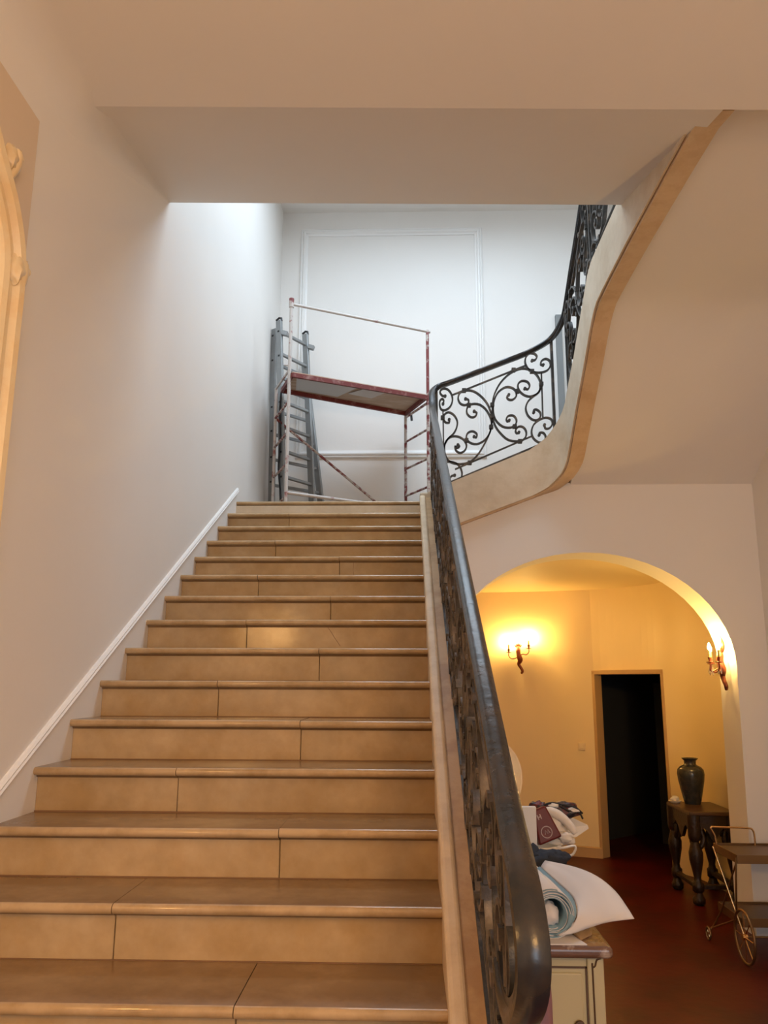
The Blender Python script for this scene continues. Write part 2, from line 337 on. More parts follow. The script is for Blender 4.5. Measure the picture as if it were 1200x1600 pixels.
for za, zb in ((0.15, 0.75), (0.9, 1.72)):
    dbox(pm, 0.12, 0.52, 1.205, 1.222, za, zb)
pm.build('door_panel', 'darkdoor', leaf, bevel=0.01)
kb = MB(); p = dloc(0.30, 1.17, 1.62); kb.blob(p, (0.02,0.02,0.02), amp=0, n=10, m=6); kb.build('knob', 'brass', leaf, smooth=60)
hb = MB(); dbox(hb, 0.56, 0.585, 1.16, 1.222, 0.85, 1.25); hb.build('pull_bar', 'dullbrass', leaf)

# ---- wall mouldings
def frame_mould(x0, x1, z0, z1, y, w, d, name):
    m = MB()
    prof = [(0,0),(0,d*0.5),(w*0.15,d*0.75),(w*0.28,d*0.55),(w*0.45,d),(w*0.62,d),(w*0.78,d*0.5),(w,d*0.35),(w,0)]
    cs = [((x0,z0),(1,1)),((x1,z0),(-1,1)),((x1,z1),(-1,-1)),((x0,z1),(1,-1))]
    n = len(prof); vs = [(c[0][0]+c[1][0]*a, y-b, c[0][1]+c[1][1]*a) for c in cs for a, b in prof]
    fs = [(i*n+j, i*n+j+1, ((i+1) % 4)*n+j+1, ((i+1) % 4)*n+j) for i in range(4) for j in range(n-1)]
    m.add(vs, fs); return struct(m.build(name, 'trimwhite'))
frame_mould(0.215, 2.29, 4.225, 6.96, 1.872, 0.085, 0.036, 'trim_1')
# sloping white moulding on the left wall over the steps
tp = [(0.0,0.0),(0.016,0.002),(0.020,0.010),(0.014,0.018),(0.018,0.028),(0.010,0.038),(0.0,0.040)]
fr = [(Vector((0.0, y, nz(y) + 0.105)), Vector((1,0,0)), Vector((0,0,1))) for y in (-6.2, 0.0)]
struct(MB().sweep(fr, tp).build('trim_2', 'trimwhite'))

# ================================================================== STAIRCASE
st = thing('staircase', 'wide straight flight of worn honey marble steps rising to the landing', 'staircase', (0,0,0))
NS = 20
def tread(x0, x1, k, dz=0.0, back=None, parent=st):
    yf = -k*RUN; zt = LZ - k*RISE + TT + dz; zb = zt - TT
    yb = back if back is not None else yf + RUN + 0.045
    rr = TT/2
    prof = [(yb, zt), (yf + rr, zt)] + [(yf + rr - rr*math.sin(R(a)), zb + rr + rr*math.cos(R(a))) for a in range(22, 180, 22)] + [(yf + rr, zb), (yf + 0.030, zb), (yf+0.034, zb-0.008), (yf + 0.040, zb-0.010), (yb, zb-0.010)]
    o = MB().prism(prof, 'x', x0, x1).build('tread', 'tread', parent, smooth=50)
    o.data.materials.append(M['nosing'])                        # the rounded nosing is worn bright and polished
    for pl in o.data.polygons:
        if pl.center.y < yf + TT*0.9 and abs(pl.normal.x) < 0.5: pl.material_index = 1
    return o
for k in range(NS):
    yf = -k*RUN; zb = LZ - k*RISE
    xj = 0.985 + random.uniform(-.012,.012) if k % 2 == 0 else 0.49 + 0.06*(k > 6)
    spans = [(0.0, xj - 0.0012), (xj + 0.0012, W + 0.01)] if k not in (0, 2) else [(0.0, W + 0.01)]
    for i, (a, b) in enumerate(spans):
        tread(a, b, k, random.uniform(-0.0015, 0.0015), back=(1.87 if k == 0 else None))
        # riser slab, one per tread piece
        MB().box(a, b, yf + 0.040 + random.uniform(0,0.0015), yf + 0.085, zb - RISE + TT - 0.006, zb - 0.002).build('riser', 'marble', st, bevel=0.0025, segs=1)
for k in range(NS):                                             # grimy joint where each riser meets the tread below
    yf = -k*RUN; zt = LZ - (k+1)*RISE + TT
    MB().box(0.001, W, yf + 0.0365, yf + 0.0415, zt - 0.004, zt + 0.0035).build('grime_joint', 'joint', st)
for k, pts_ in ((7, [(0.99,2.143),(1.015,2.11),(1.03,2.085),(1.065,2.035)]), (4, [(1.072,2.64),(1.068,2.58),(1.075,2.53),(1.070,2.505)])):   # hairline cracks
    MB().tube([(x, -k*RUN + 0.0405, z) for x, z in pts_], 0.0013, 5).build('crack', 'joint', st)
# solid core under the steps
core = [(0.10, LZ - 0.02)]
for k in range(NS):
    core += [(-k*RUN + 0.07, LZ - k*RISE - 0.012), (-k*RUN + 0.07, LZ - (k+1)*RISE - 0.012)]
core = [(y, max(z, 0.0)) for y, z in core] + [(0.10, 0.0)]
MB().prism(core, 'x', 0.0, W + 0.02).build('core', 'joint', st)
MB().box(0.0, W + 0.1, 0.0, 1.87, LZ - 0.2, LZ - 0.01).build('landing_slab', 'stone', st)
# string on the well side, lighter inside lip and darker outer face
def string(x0, x1, dz0, dz1, name, material, bev):
    ys = [-5.35, 0.02]
    return MB().prism([(ys[0], nz(ys[0]) + dz0), (ys[1], nz(ys[1]) + dz0), (ys[1], nz(ys[1]) + dz1), (ys[0], nz(ys[0]) + dz1)], 'x', x0, x1).build(name, material, st, bevel=bev, segs=3)
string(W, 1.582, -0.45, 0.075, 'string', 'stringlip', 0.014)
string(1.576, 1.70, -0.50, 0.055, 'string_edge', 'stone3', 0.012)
# side wall under the flight
side = [(-6.0, 0.0), (0.05, 0.0), (0.05, nz(0.05) - 0.42), (-5.35, nz(-5.35) - 0.42), (-6.0, 0.1)]
MB().prism(side, 'x', 1.60, 1.68).build('side_wall', 'white', st)
# upper end of the string where it turns to the second flight
MB().box(W, 1.62, 0.0, 0.12, 3.02, 3.405).build('string_return', 'stone', st, bevel=0.02, segs=3)

# ---- second and third flights
st2 = thing('staircase', 'upper turning flight with pale curved plaster string seen from below', 'staircase', (0,0,0))
path = [(1.60, 0.0)] + [(1.60 + 0.86*i/8, 0.0) for i in range(1, 9)]
rc = 0.27; cx, cy = 2.73 - rc, -rc
path = [(1.60 + (cx-1.60)*i/6, 0.0) for i in range(7)] + [(cx + rc*math.sin(R(a)), cy + rc*math.cos(R(a))) for a in range(10, 91, 10)] + [(2.73, y) for y in (-0.4,-0.5,-0.62,-0.75,-0.88,-1.02,-1.12,-1.2,-1.28,-1.36,-1.45,-1.6,-1.9,-2.3,-2.9,-3.3,-3.475)]
# s = distance along the path ; tables of bottom and top heights
def plen(pts):
    out = [0.0]
    for a, b in zip(pts, pts[1:]): out.append(out[-1] + math.hypot(b[0]-a[0], b[1]-a[1]))
    return out
S2 = plen(path)
sb = cx - 1.60; se = sb + rc*math.pi/2                 # arc start, arc end (y = -rc)
def s_of_y(y): return se + (-rc - y)
BOT = [(0.0, 3.035), (0.23, 3.12), (sb, 3.36), (sb + 0.14, 3.425), (se - 0.14, 3.52), (se, 3.645), (s_of_y(-.32), 3.68), (s_of_y(-.62), 3.89), (s_of_y(-1.02), 4.145), (s_of_y(-1.20), 4.275), (s_of_y(-1.32), 4.35), (s_of_y(-1.45), 4.385), (s_of_y(-1.7), 4.39), (s_of_y(-2.6), 4.37), (s_of_y(-3.3), 4.33), (s_of_y(-3.48), 4.285)]
TOP = [(0.0, 3.40), (0.215, 3.495), (sb, 3.765), (sb + 0.14, 3.86), (se - 0.12, 4.02), (se, 4.145), (s_of_y(-.62), 4.335), (s_of_y(-1.1), 4.655), (s_of_y(-1.22), 4.73), (s_of_y(-1.35), 4.755), (s_of_y(-3.6), 4.72)]
def tang(i):
    a = path[max(i-1, 0)]; b = path[min(i+1, len(path)-1)]; v = Vector((b[0]-a[0], b[1]-a[1])); return v.normalized()
def outw(i): t = tang(i); return Vector((-t.y, t.x))      # away from the well (left of travel ... up/right)
def string2(off0, off1, fb, ft, name, material, sm=35):
    m = MB(); n = 4; vs = []
    for i, p in enumerate(path):
        o = outw(i); a = Vector(p) + o*off0; b = Vector(p) + o*off1
        zb, zt = fb(S2[i]), ft(S2[i]); vs += [(a.x,a.y,zb),(b.x,b.y,zb),(b.x,b.y,zt),(a.x,a.y,zt)]
    fs = [(i*4+j, i*4+(j+1) % 4, (i+1)*4+(j+1) % 4, (i+1)*4+j) for i in range(len(path)-1) for j in range(4)]
    fs += [(3,2,1,0), tuple((len(path)-1)*4 + j for j in range(4))]
    m.add(vs, fs); return m.build(name, material, st2, smooth=sm)
string2(0.0, 0.13, lambda s: interp(BOT, s) + 0.012, lambda s: interp(TOP, s), 'string', 'stone')
string2(0.012, 0.128, lambda s: interp(BOT, s) - 0.012, lambda s: interp(BOT, s) + 0.05, 'string_underside', 'stone2')
string2(-0.006, 0.006, lambda s: interp(BOT, s) + 0.004, lambda s: interp(BOT, s) + 0.030, 'bead', 'stone')
# steps of the upper flights
for i in range(3):
    x0 = 1.85 + i*0.385; z = LZ + TT + RISE*(i+1)
    MB().box(x0, 2.86, 0.13, 1.87, z - 0.17, z).build('tread', 'tread', st2, bevel=0.004, segs=1)
MB().box(2.73, 4.30, 0.06, 1.87, 3.49, LZ + TT + 4*RISE).build('winder_landing', 'tread', st2)
for i in range(5):
    y1 = 0.06 - i*0.27; z = LZ + TT + RISE*(5+i)
    if z > GAL + 0.02: z = GAL + 0.03
    MB().box(2.862, 4.299, y1 - 0.30, y1 - 0.001, z - 0.16, z).build('tread', 'tread', st2, bevel=0.004, segs=1)

# ================================================================== RAILING
rl = thing('stair_railing', 'black wrought iron scroll railing with dark handrail climbing beside the steps', 'railing', (0,0,0))
def bar_path(pts3, normal, t, wd, name, k=4, ends=True, material='iron'):
    pp = smooth_path(pts3, k); N = Vector(normal).normalized(); fr = []; sc = []
    for i, p in enumerate(pp):
        tg = (pp[min(i+1, len(pp)-1)] - pp[max(i-1, 0)]).normalized()
        u = N.cross(tg).normalized(); fr.append((p, N, u)); sc.append(1.0)
    m = MB(); prof = [(-wd/2,-t/2),(wd/2,-t/2),(wd/2,t/2),(-wd/2,t/2)]
    m.sweep(fr, prof)
    if ends:                                                   # rolled ends of the scrolls
        for p in (pp[0], pp[-1]):
            u = N.cross(Vector((0,0,1)) if abs(N.z) < .9 else Vector((1,0,0))).normalized(); v = N.cross(u); r0 = t*0.95
            ring = [(math.cos(2*math.pi*a/8)*r0, math.sin(2*math.pi*a/8)*r0) for a in range(8)]
            m.sweep([(p - N*wd*0.52, u, v), (p + N*wd*0.52, u, v)], ring)
    return m.build(name, material, rl, smooth=40)
# the scroll panel, drawn once in panel measures: u along the run, v above the bottom rail line
RX1 = 1.642
PX0, BZ0, BSL = 1.690, 3.4545, 0.428
SCR = {
'A': [(1.76,4.265),(1.734,4.27),(1.716,4.302),(1.737,4.331),(1.779,4.328),(1.812,4.287),(1.823,4.229),(1.804,4.171),(1.762,4.139),(1.725,4.145),(1.712,4.185),(1.715,4.222),(1.735,4.240),(1.748,4.222),(1.741,4.195)],
'B': [(2.517,4.585),(2.545,4.592),(2.559,4.622),(2.539,4.648),(2.497,4.652),(2.466,4.619),(2.456,4.568),(2.479,4.509),(2.526,4.479),(2.588,4.474),(2.644,4.493),(2.673,4.536),(2.668,4.581),(2.634,4.6),(2.599,4.581),(2.591,4.549),(2.611,4.544)],
'C': [(2.602,4.001),(2.61,3.969),(2.644,3.972),(2.67,4.008),(2.661,4.05),(2.614,4.065),(2.559,4.044),(2.51,4.001),(2.49,3.937),(2.506,3.88),(2.552,3.845),(2.593,3.859),(2.608,3.897),(2.589,3.93),(2.557,3.93),(2.554,3.911)],
'D': [(1.832,3.560),(1.805,3.553),(1.791,3.523),(1.811,3.497),(1.853,3.50),(1.884,3.533),(1.894,3.584),(1.871,3.643),(1.824,3.673),(1.762,3.678),(1.718,3.66),(1.702,3.616),(1.712,3.571),(1.726,3.552),(1.751,3.571),(1.759,3.603),(1.739,3.608)],
'E': [(1.935,4.239),(1.96,4.228),(1.957,4.196),(1.925,4.182),(1.888,4.199),(1.871,4.243),(1.888,4.294),(1.937,4.315),(2.005,4.307),(2.073,4.256),(2.126,4.183),(2.154,4.097),(2.183,3.996),(2.229,3.925),(2.295,3.867),(2.39,3.857),(2.438,3.892),(2.444,3.945),(2.418,3.983),(2.38,3.985),(2.355,3.952),(2.365,3.927),(2.383,3.935)],
'F': [(2.007,4.126),(2.029,4.109),(2.012,4.077),(1.974,4.075),(1.944,4.112),(1.951,4.163),(1.99,4.191),(2.058,4.184),(2.118,4.126),(2.153,4.032),(2.139,3.939),(2.092,3.868),(2.024,3.833),(1.963,3.848),(1.936,3.891),(1.951,3.933),(1.992,3.947),(2.025,3.923),(2.021,3.892),(2.002,3.9)],
'G': [(1.863,3.827),(1.877,3.813),(1.855,3.799),(1.839,3.816),(1.846,3.778),(1.881,3.756),(1.921,3.777),(1.936,3.82),(1.916,3.869),(1.862,3.901),(1.8,3.896),(1.755,3.842),(1.751,3.757),(1.784,3.686),(1.858,3.658),(1.953,3.672),(2.021,3.728),(2.077,3.812),(2.127,3.911),(2.152,3.996),(2.161,4.096),(2.166,4.197),(2.186,4.284),(2.241,4.386),(2.326,4.47),(2.424,4.512),(2.506,4.494),(2.559,4.442),(2.585,4.369),(2.575,4.31),(2.54,4.274),(2.484,4.256),(2.43,4.275),(2.393,4.319),(2.389,4.367),(2.42,4.398),(2.468,4.391),(2.488,4.355),(2.473,4.323),(2.446,4.329)],
'H': [(2.307,4.273),(2.29,4.254),(2.306,4.23),(2.34,4.229),(2.371,4.261),(2.365,4.309),(2.333,4.337),(2.281,4.342),(2.218,4.298),(2.182,4.226),(2.169,4.14),(2.185,4.053),(2.244,3.989),(2.312,3.978),(2.354,4.002),(2.366,4.045),(2.342,4.084),(2.301,4.084),(2.28,4.056),(2.289,4.033),(2.304,4.043)],
'I': [(1.792,4.053),(1.793,4.027),(1.762,4.027),(1.745,4.056),(1.751,4.096),(1.786,4.118),(1.83,4.096),(1.86,4.041),(1.856,3.984),(1.828,3.927),(1.78,3.881),(1.752,3.83),(1.743,3.792)],
'J': [(2.515,4.113),(2.516,4.135),(2.543,4.137),(2.571,4.108),(2.568,4.068),(2.538,4.043),(2.498,4.051),(2.461,4.092),(2.448,4.152),(2.469,4.21),(2.512,4.253),(2.558,4.289),(2.583,4.34)]}
BARS = [[(1.823,4.275),(2.466,4.543)],[(1.837,3.613),(2.493,3.902)],[(2.593,4.471),(2.591,4.065)],[(1.740,4.139),(1.742,3.678)]]
COL = [(1.923,4.315),(2.354,4.499),(2.513,4.486),(2.588,4.369),(2.163,4.183),(2.155,4.079),(2.149,3.985),(1.96,3.669),(2.39,3.856),(1.737,4.07),(1.962,4.181),(2.383,4.305),(2.349,3.988),(1.936,3.866)]
PL = 0.995                                                      # panel length in those measures
def uv(p): return ((p[0] - PX0), p[1] - (BZ0 + (p[0] - PX0) * BSL))
def place(kind, s0, scale, hs):
    """maps (u, v) of a panel to the world for a flight; s0 start, scale along, hs height factor"""
    def f(p):
        u, v = uv(p); u = s0 + u*scale; v *= hs
        if kind == 1:                                            # main flight, u climbs along +Y
            y = u; return Vector((RX1, y, nz(y) + 0.105 + v))
        if kind == 2: return Vector((u, 0.055, BZ0 + (u - PX0)*BSL + v))
        y = -u; return Vector((2.785, y, base3(y) + v))
    return f
def base3(y): return interp(TOP, s_of_y(min(y, -rc))) + 0.028 if y < -rc else interp(TOP, se) + 0.028 + (y + rc)*-0.9
NORM = {1: (1,0,0), 2: (0,1,0), 3: (1,0,0)}
BT = 0.0135; BW = {1: 0.040, 2: 0.030, 3: 0.030}
def panel(kind, s0, scale=1.0, hs=1.0):
    f = place(kind, s0, scale, hs); N = NORM[kind]; w = BW[kind]
    for k in SCR:
        bar_path([f(p) for p in SCR[k]], N, BT, w, 'scroll', 3, material='dustyiron' if kind == 1 else 'iron')
    for b in BARS: bar_path([f(b[0]), f(((b[0][0]+b[1][0])/2, (b[0][1]+b[1][1])/2)), f(b[1])], N, 0.011, w*0.8, 'frame_bar', 2, ends=False, material='dustyiron' if kind == 1 else 'iron')
    for c in COL:
        p = f(c); n = Vector(N); m = MB(); m.bar(p - Vector((0,0,0.016)), p + Vector((0,0,0.016)), 0.034, w + 0.012, side=Vector((0,1,0)) if kind != 2 else Vector((1,0,0)))
        m.build('collar', 'dustyiron' if kind == 1 else 'iron', rl)
def post(kind, a, b, t=0.022, w=0.034):
    m = MB(); m.bar(a, b, w, t, side=NORM[kind]); m.build('post', 'dustyiron' if kind == 1 else 'iron', rl)
RH = 0.860                                                       # handrail centre above the nosing line
P1 = 0.955
for i in range(5):
    y0 = -4.86 + i*P1; panel(1, y0, P1/PL, 0.845)
    post(1, (RX1, y0 - 0.008, nz(y0) + 0.04), (RX1, y0 - 0.008, nz(y0) + RH - 0.01))
post(1, (RX1, -0.06, nz(-0.06) + 0.04), (RX1, -0.06, nz(-0.06) + RH + 0.05))
panel(2, PX0)
post(2, (1.685, 0.055, 3.46), (1.685, 0.055, 4.34)); post(2, (2.688, 0.055, 3.90), (2.688, 0.055, 4.77))
panel(3, 0.16, 1.0, 1.0); panel(3, 0.16 + 1.0, 1.0, 0.98); panel(3, 0.16 + 2.0, 1.0, 0.98)
for y in (-0.15, -1.15, -2.15, -3.15): post(3, (2.785, y, base3(y) - 0.03), (2.785, y, base3(y) + 0.88))
# bottom bars
bar_path([(RX1, y, nz(y) + 0.092) for y in (-4.95, -2.5, -0.02)], (1,0,0), 0.012, 0.034, 'bottom_bar', 2, ends=False)
bar_path([(x, 0.055, BZ0 + (x - PX0)*BSL) for x in (1.66, 2.2, 2.62, 2.70)], (0,1,0), 0.014, 0.034, 'bottom_bar', 2, ends=False)
bar_path([(2.785, y, base3(y)) for y in (-0.0,-0.2,-0.45,-0.62,-0.85,-1.05,-1.2,-1.4,-2.2,-3.4)], (1,0,0), 0.014, 0.034, 'bottom_bar', 3, ends=False)
# handrail
hp = []                                                          # (pos, side)
X1 = Vector((1,0,0))
curl = [(-4.70,1.25),(-4.79,1.208),(-4.92,1.222),(-5.045,1.285),(-5.118,1.352),(-5.120,1.412),(-5.06,1.470),(-4.95,1.522),(-4.80,nz(-4.80)+RH)]
for y, z in curl: hp.append((Vector((RX1, y, z)), X1))
for y in (-4.4,-3.4,-2.4,-1.4,-0.7,-0.4): hp.append((Vector((RX1, y, nz(y) + RH)), X1))
hp += [(Vector((RX1, -0.22, nz(-0.22) + RH + 0.02)), X1), (Vector((RX1, -0.10, 4.19)), X1), (Vector((RX1 + 0.002, -0.03, 4.265)), Vector((1,-0.2,0)).normalized()), (Vector((1.667, 0.030, 4.325)), Vector((1,-0.9,0)).normalized()), (Vector((1.715, 0.055, 4.365)), Vector((0.2,-1,0)).normalized())]
for x, z in ((1.80,4.395),(2.037,4.487),(2.25,4.572),(2.428,4.642),(2.569,4.712)): hp.append((Vector((x, 0.055, z)), Vector((0,-1,0))))
hp += [(Vector((2.668, 0.045, 4.775)), Vector((-0.25,-1,0)).normalized()), (Vector((2.735, 0.0, 4.845)), Vector((-0.7,-0.7,0)).normalized()), (Vector((2.778, -0.08, 4.93)), Vector((-1,-0.3,0)).normalized())]
for y in (-0.2,-0.45,-0.7,-0.95,-1.15,-1.35,-1.6,-2.4,-3.4): hp.append((Vector((2.785, y, base3(y) + 0.90)), Vector((-1,0,0))))
pp = smooth_path([p for p, s in hp], 4); ss = smooth_path([s for p, s in hp], 4); fr = []
for i, p in enumerate(pp):
    t = (pp[min(i+1, len(pp)-1)] - pp[max(i-1, 0)]).normalized(); s = ss[i]; s = (s - t*s.dot(t)).normalized(); fr.append((p, s, s.cross(t)))
prof = [(-0.017,-0.030),(0.017,-0.030),(0.018,-0.016),(0.025,-0.011),(0.0275,0.002),(0.025,0.012),(0.015,0.018),(0,0.0205),(-0.015,0.018),(-0.025,0.012),(-0.0275,0.002),(-0.025,-0.011),(-0.018,-0.016)]
fl = [1.0 + 0.10*max(0.0, min(1.0, (-4.7 - f_[0].y)/0.3)) if f_[0].x < 1.7 else 0.92 for f_ in fr]     # the rail broadens towards its curled foot
MB().sweep(fr, prof, scales=fl).build('handrail', 'rail', rl, smooth=45)
# volute of flat iron under the curled end of the rail
bar_path([(RX1,-4.78,1.34),(RX1,-4.83,1.37),(RX1,-4.90,1.35),(RX1,-4.91,1.28),(RX1,-4.85,1.24),(RX1,-4.72,1.23),(RX1,-4.63,1.28),(RX1,-4.60,1.38),(RX1,-4.66,1.49),(RX1,-4.78,1.54),(RX1,-4.90,1.50)], (1,0,0), 0.014, 0.032, 'scroll', 4)
bar_path([(RX1,-4.93,0.74),(RX1,-4.97,0.9),(RX1,-4.95,1.04),(RX1,-4.90,1.19)], (1,0,0), 0.02, 0.036, 'post', 4, ends=False)

# ================================================================== SCAFFOLD
sc = thing('scaffold', 'small red and white splattered scaffold tower standing on the landing', 'scaffold', (0,0,0))
A, B, C_, D = Vector((0.345,0.45,0)), Vector((0.115,1.11,0)), Vector((1.415,1.62,0)), Vector((1.635,0.96,0))
FZ = LZ + TT
def at(v, z): return Vector((v.x, v.y, z))
zA, zB, zC, zD = 4.60, 4.695, 4.62, 4.555
def sp(pts, r, name, material, n=10): return MB().tube(pts, r, n).build(name, material, sc, smooth=50)
sp([at(A,FZ), at(A,5.37)], 0.0165, 'post', 'whitered'); sp([at(B,FZ), at(B,4.745)], 0.0165, 'post', 'whitered')
sp([at(C_,FZ), at(C_,4.63)], 0.0165, 'post', 'redpaint'); sp([at(D,FZ), at(D,5.29)], 0.0155, 'post', 'redpaint')
g = D - A; sp([at(A,5.335) - g*0.012, at(D,5.275) + g*0.02], 0.0135, 'guard_rail', 'whitered')
MB().tube([at(A,5.30), at(A,5.39)], 0.024, 8).build('clamp', 'redpaint', sc, smooth=50)
for za, zb in ((4.37,4.43),(4.075,4.125),(3.775,3.82),(3.47,3.51)): sp([at(A,za), at(B,zb)], 0.0115, 'rung', 'redpaint')
for zd, zc in ((4.26,4.33),(3.965,4.035),(3.685,3.745),(3.40,3.45)): sp([at(D,zd), at(C_,zc)], 0.0115, 'rung', 'redpaint')
sp([at(B,4.43), at(C_,3.42)], 0.0125, 'brace', 'redpaint')
sp([at(A,3.51) , at(D,3.44)], 0.0155, 'bottom_bar', 'whitered')
sp([at(B,4.745), at(A, 4.68)], 0.0115, 'rung', 'whitered')
sp([at(C_,4.60), at(D, 4.53)], 0.0135, 'rung', 'redpaint')
nA, nB, nC, nD = at(A,zA)+Vector((.03,-.02,0)), at(B,zB)+Vector((.06,-.02,0)), at(C_,zC)+Vector((0,-.02,0)), at(D,zD)+Vector((-.02,-.03,0))
plat = MB()
q = [nA,nD,nC,nB]
plat.add([v + Vector((0,0,0.040)) for v in q] + [v + Vector((0,0,0.052)) for v in q], [(3,2,1,0),(4,5,6,7),(0,1,5,4),(1,2,6,5),(2,3,7,6),(3,0,4,7)])
pf = plat.build('platform', 'ply', sc)
for a, b in ((nA,nD),(nB,nC),(nA,nB),(nD,nC)):
    MB().bar(a + Vector((0,0,0.018)), b + Vector((0,0,0.018)), 0.026, 0.042).build('edge_beam', 'redbeam', pf)
def pq(u, v): return (nA*(1-u) + nD*u)*(1-v) + (nB*(1-u) + nC*u)*v
def sheet(us, name, material, dz):
    MB().add([pq(*p) + Vector((0,0,dz)) for p in us] + [pq(*p) + Vector((0,0,dz+0.003)) for p in us], [tuple(range(len(us)-1,-1,-1)), tuple(range(len(us),2*len(us)))] + [(i,(i+1) % len(us),(i+1) % len(us)+len(us),i+len(us)) for i in range(len(us))]).build(name, material, pf)
sheet([(0.04,0.12),(0.50,0.15),(0.42,0.86),(0.10,0.90)], 'paper_patch', 'greypaper', 0.0355)
sheet([(0.55,0.18),(0.71,0.20),(0.66,0.60),(0.47,0.58)], 'paper_patch', 'paper', 0.0345)
sp([at(C_,4.62)+Vector((.06,-.02,0)), at(C_,4.56)+Vector((.065,-.02,0))], 0.013, 'hook', 'black')
MB().tube([at(A,4.72), at(A,4.72)+Vector((-.05,-.01,0))], 0.008, 6).build('pin', 'whitered', sc)

# ================================================================== LADDER
ld = thing('ladder', 'grey aluminium two-section ladder leaning in the corner behind the scaffold', 'ladder', (0,0,0))
def rail_pos(top, bot, z): t = (z - bot.z)/(top.z - bot.z); return bot + (top - bot)*t
LT, LB = Vector((0.095,1.26,5.55)), Vector((0.235,1.05,FZ)); RT, RB = Vector((0.325,1.62,5.56)), Vector((0.485,1.41,FZ))
L2T, L2B = Vector((0.025,1.36,5.50)), Vector((0.08,1.28,FZ)); R2T, R2B = Vector((0.30,1.78,5.30)), Vector((0.58,1.62,FZ))
sd = (RT - LT); sd.z = 0; sd.normalize()
for t, b in ((LT,LB),(RT,RB),(L2T,L2B),(R2T,R2B)):
    MB().bar(b, t, 0.030, 0.072, side=sd).build('rail', 'alu', ld, bevel=0.003, segs=1)
for top_, bot_ in ((LT,LB),(RT,RB)):
    n = Vector((sd.y, -sd.x, 0))
    MB().tube([top_ + n*0.035 + Vector((0,0,-0.01)), top_ + n*0.03 + Vector((0,0,0.02)), top_ + Vector((0,0,0.03)), top_ - n*0.04 + Vector((0,0,0.012))], 0.012, 6).build('end_cap', 'black', ld)
    MB().box(-0.024,0.024,-0.045,0.045,-0.0,0.03).build('foot', 'black', ld, loc=(bot_.x, bot_.y, FZ))
for z in (5.43,5.17,4.90,4.64,4.36,4.10,3.83,3.56):
    a = rail_pos(LT,LB,z); b = rail_pos(RT,RB,z)
    MB().bar(a, b, 0.034, 0.030).build('rung', 'alu', ld, bevel=0.004, segs=1)
for z in (5.12,4.86,4.59,4.33,4.06,3.79,3.52):
    a = rail_pos(L2T,L2B,z); b = rail_pos(R2T,R2B,z)
    MB().bar(a, b, 0.03, 0.026).build('rung', 'alu', ld)
for t, b in ((LT,LB),(RT,RB)):
    p = rail_pos(t,b,5.40); n = Vector((sd.y, -sd.x, 0))
    MB().bar(p + n*0.03, p + n*0.09 + sd*0.03 + Vector((0,0,-0.02)), 0.05, 0.05).build('hook', 'alu', ld, bevel=0.006, segs=1)
for z in (5.42,5.14,4.62,4.36,4.08,3.82):
    for t, b in ((L2T,L2B),(LT,LB)):
        p = rail_pos(t,b,z) - sd*0.016; MB().bar(p - sd*0.002, p + sd*0.006, 0.022, 0.018).build('rung_plug', 'black', ld)
tag(MB().tube(smooth_path([(0.16,1.14,4.72),(0.155,1.13,4.5),(0.17,1.11,4.2),(0.165,1.09,3.9),(0.20,1.07,3.6),(0.19,1.05,3.335)], 4), 0.009, 6).build('cable', 'black', smooth=60), 'black cable hanging down between the ladder rails', 'cable')
# grey board standing against the landing wall behind the upper railing
tag(MB().box(3.08,3.145,1.82,1.868,LZ+TT+4*RISE,5.86).build('grey_board', 'greyboard', bevel=0.004), 'narrow grey board upright against the white wall behind the upper railing', 'board')

# ================================================================== LEFT WALL MIRROR
mr = thing('wall_mirror', 'tall arched mirror in a carved cream and gilt frame on the left wall', 'mirror', (0,0,0))
MB().box(-0.001,0.022,-5.75,-3.895,1.9,3.95).build('backing_panel', 'panelpaint', mr, bevel=0.004, segs=2)
fy0, fy1 = -4.02, -5.65; cyy = (fy0+fy1)/2; rad = 0.0
arch = [(fy0, z) for z in (2.05, 2.6, 3.0, 3.2)] + [(fy0 - 0.012, 3.30), (-4.07,3.39), (-4.13,3.475), (-4.21,3.55), (-4.30,3.635), (-4.45,3.70), (-4.62,3.74), (-4.8,3.755)]
arch += [(2*cyy - y, z) for y, z in reversed(arch[:-1])]
ap2 = smooth_path([(0.022, y, z) for y, z in arch], 3); fr = []
for i, p in enumerate(ap2):
    t = (ap2[min(i+1,len(ap2)-1)] - ap2[max(i-1,0)]).normalized(); s = t.cross(Vector((1,0,0))); fr.append((p, s, Vector((1,0,0))))
prof = [(-0.07,0),(-0.068,0.03),(-0.05,0.042),(-0.03,0.030),(-0.012,0.034),(0.0,0.055),(0.022,0.062),(0.040,0.050),(0.048,0.022),(0.05,0.0)]
MB().sweep(fr, prof).build('frame', 'gilt', mr, smooth=40)
gl = [(y, z) for y, z in arch]; gv = [(0.028, y + (0.05 if y < cyy else -0.05), z - 0.03) for y, z in gl]
MB().add(gv, [tuple(range(len(gv)))]).build('mirror_glass', 'mirror', mr)
def orn(c, sgn=1, k=1.0):
    m = MB(); y, z = c
    m.tube(smooth_path([(0.045,y+0.02*k,z-0.13*k),(0.06,y+0.03*k,z-0.06*k),(0.07,y+0.025*k,z),(0.075,y+0.045*k*sgn,z-0.03*k)],5), 0.02, 8, radii=[0.008+0.017*k*math.sin(math.pi*min(1,(i+2)/14)) for i in range(16)])
    m.blob((0.06,y+0.052*k,z-0.025*k),(0.022*k,0.020*k,0.022*k), seed=3, amp=0.15)
    m.blob((0.055,y-0.005,z-0.05*k),(0.03*k,0.035*k,0.06*k), seed=5, amp=0.35, freq=3)
    m.build('carved_leaf', 'gilt', mr, smooth=60)
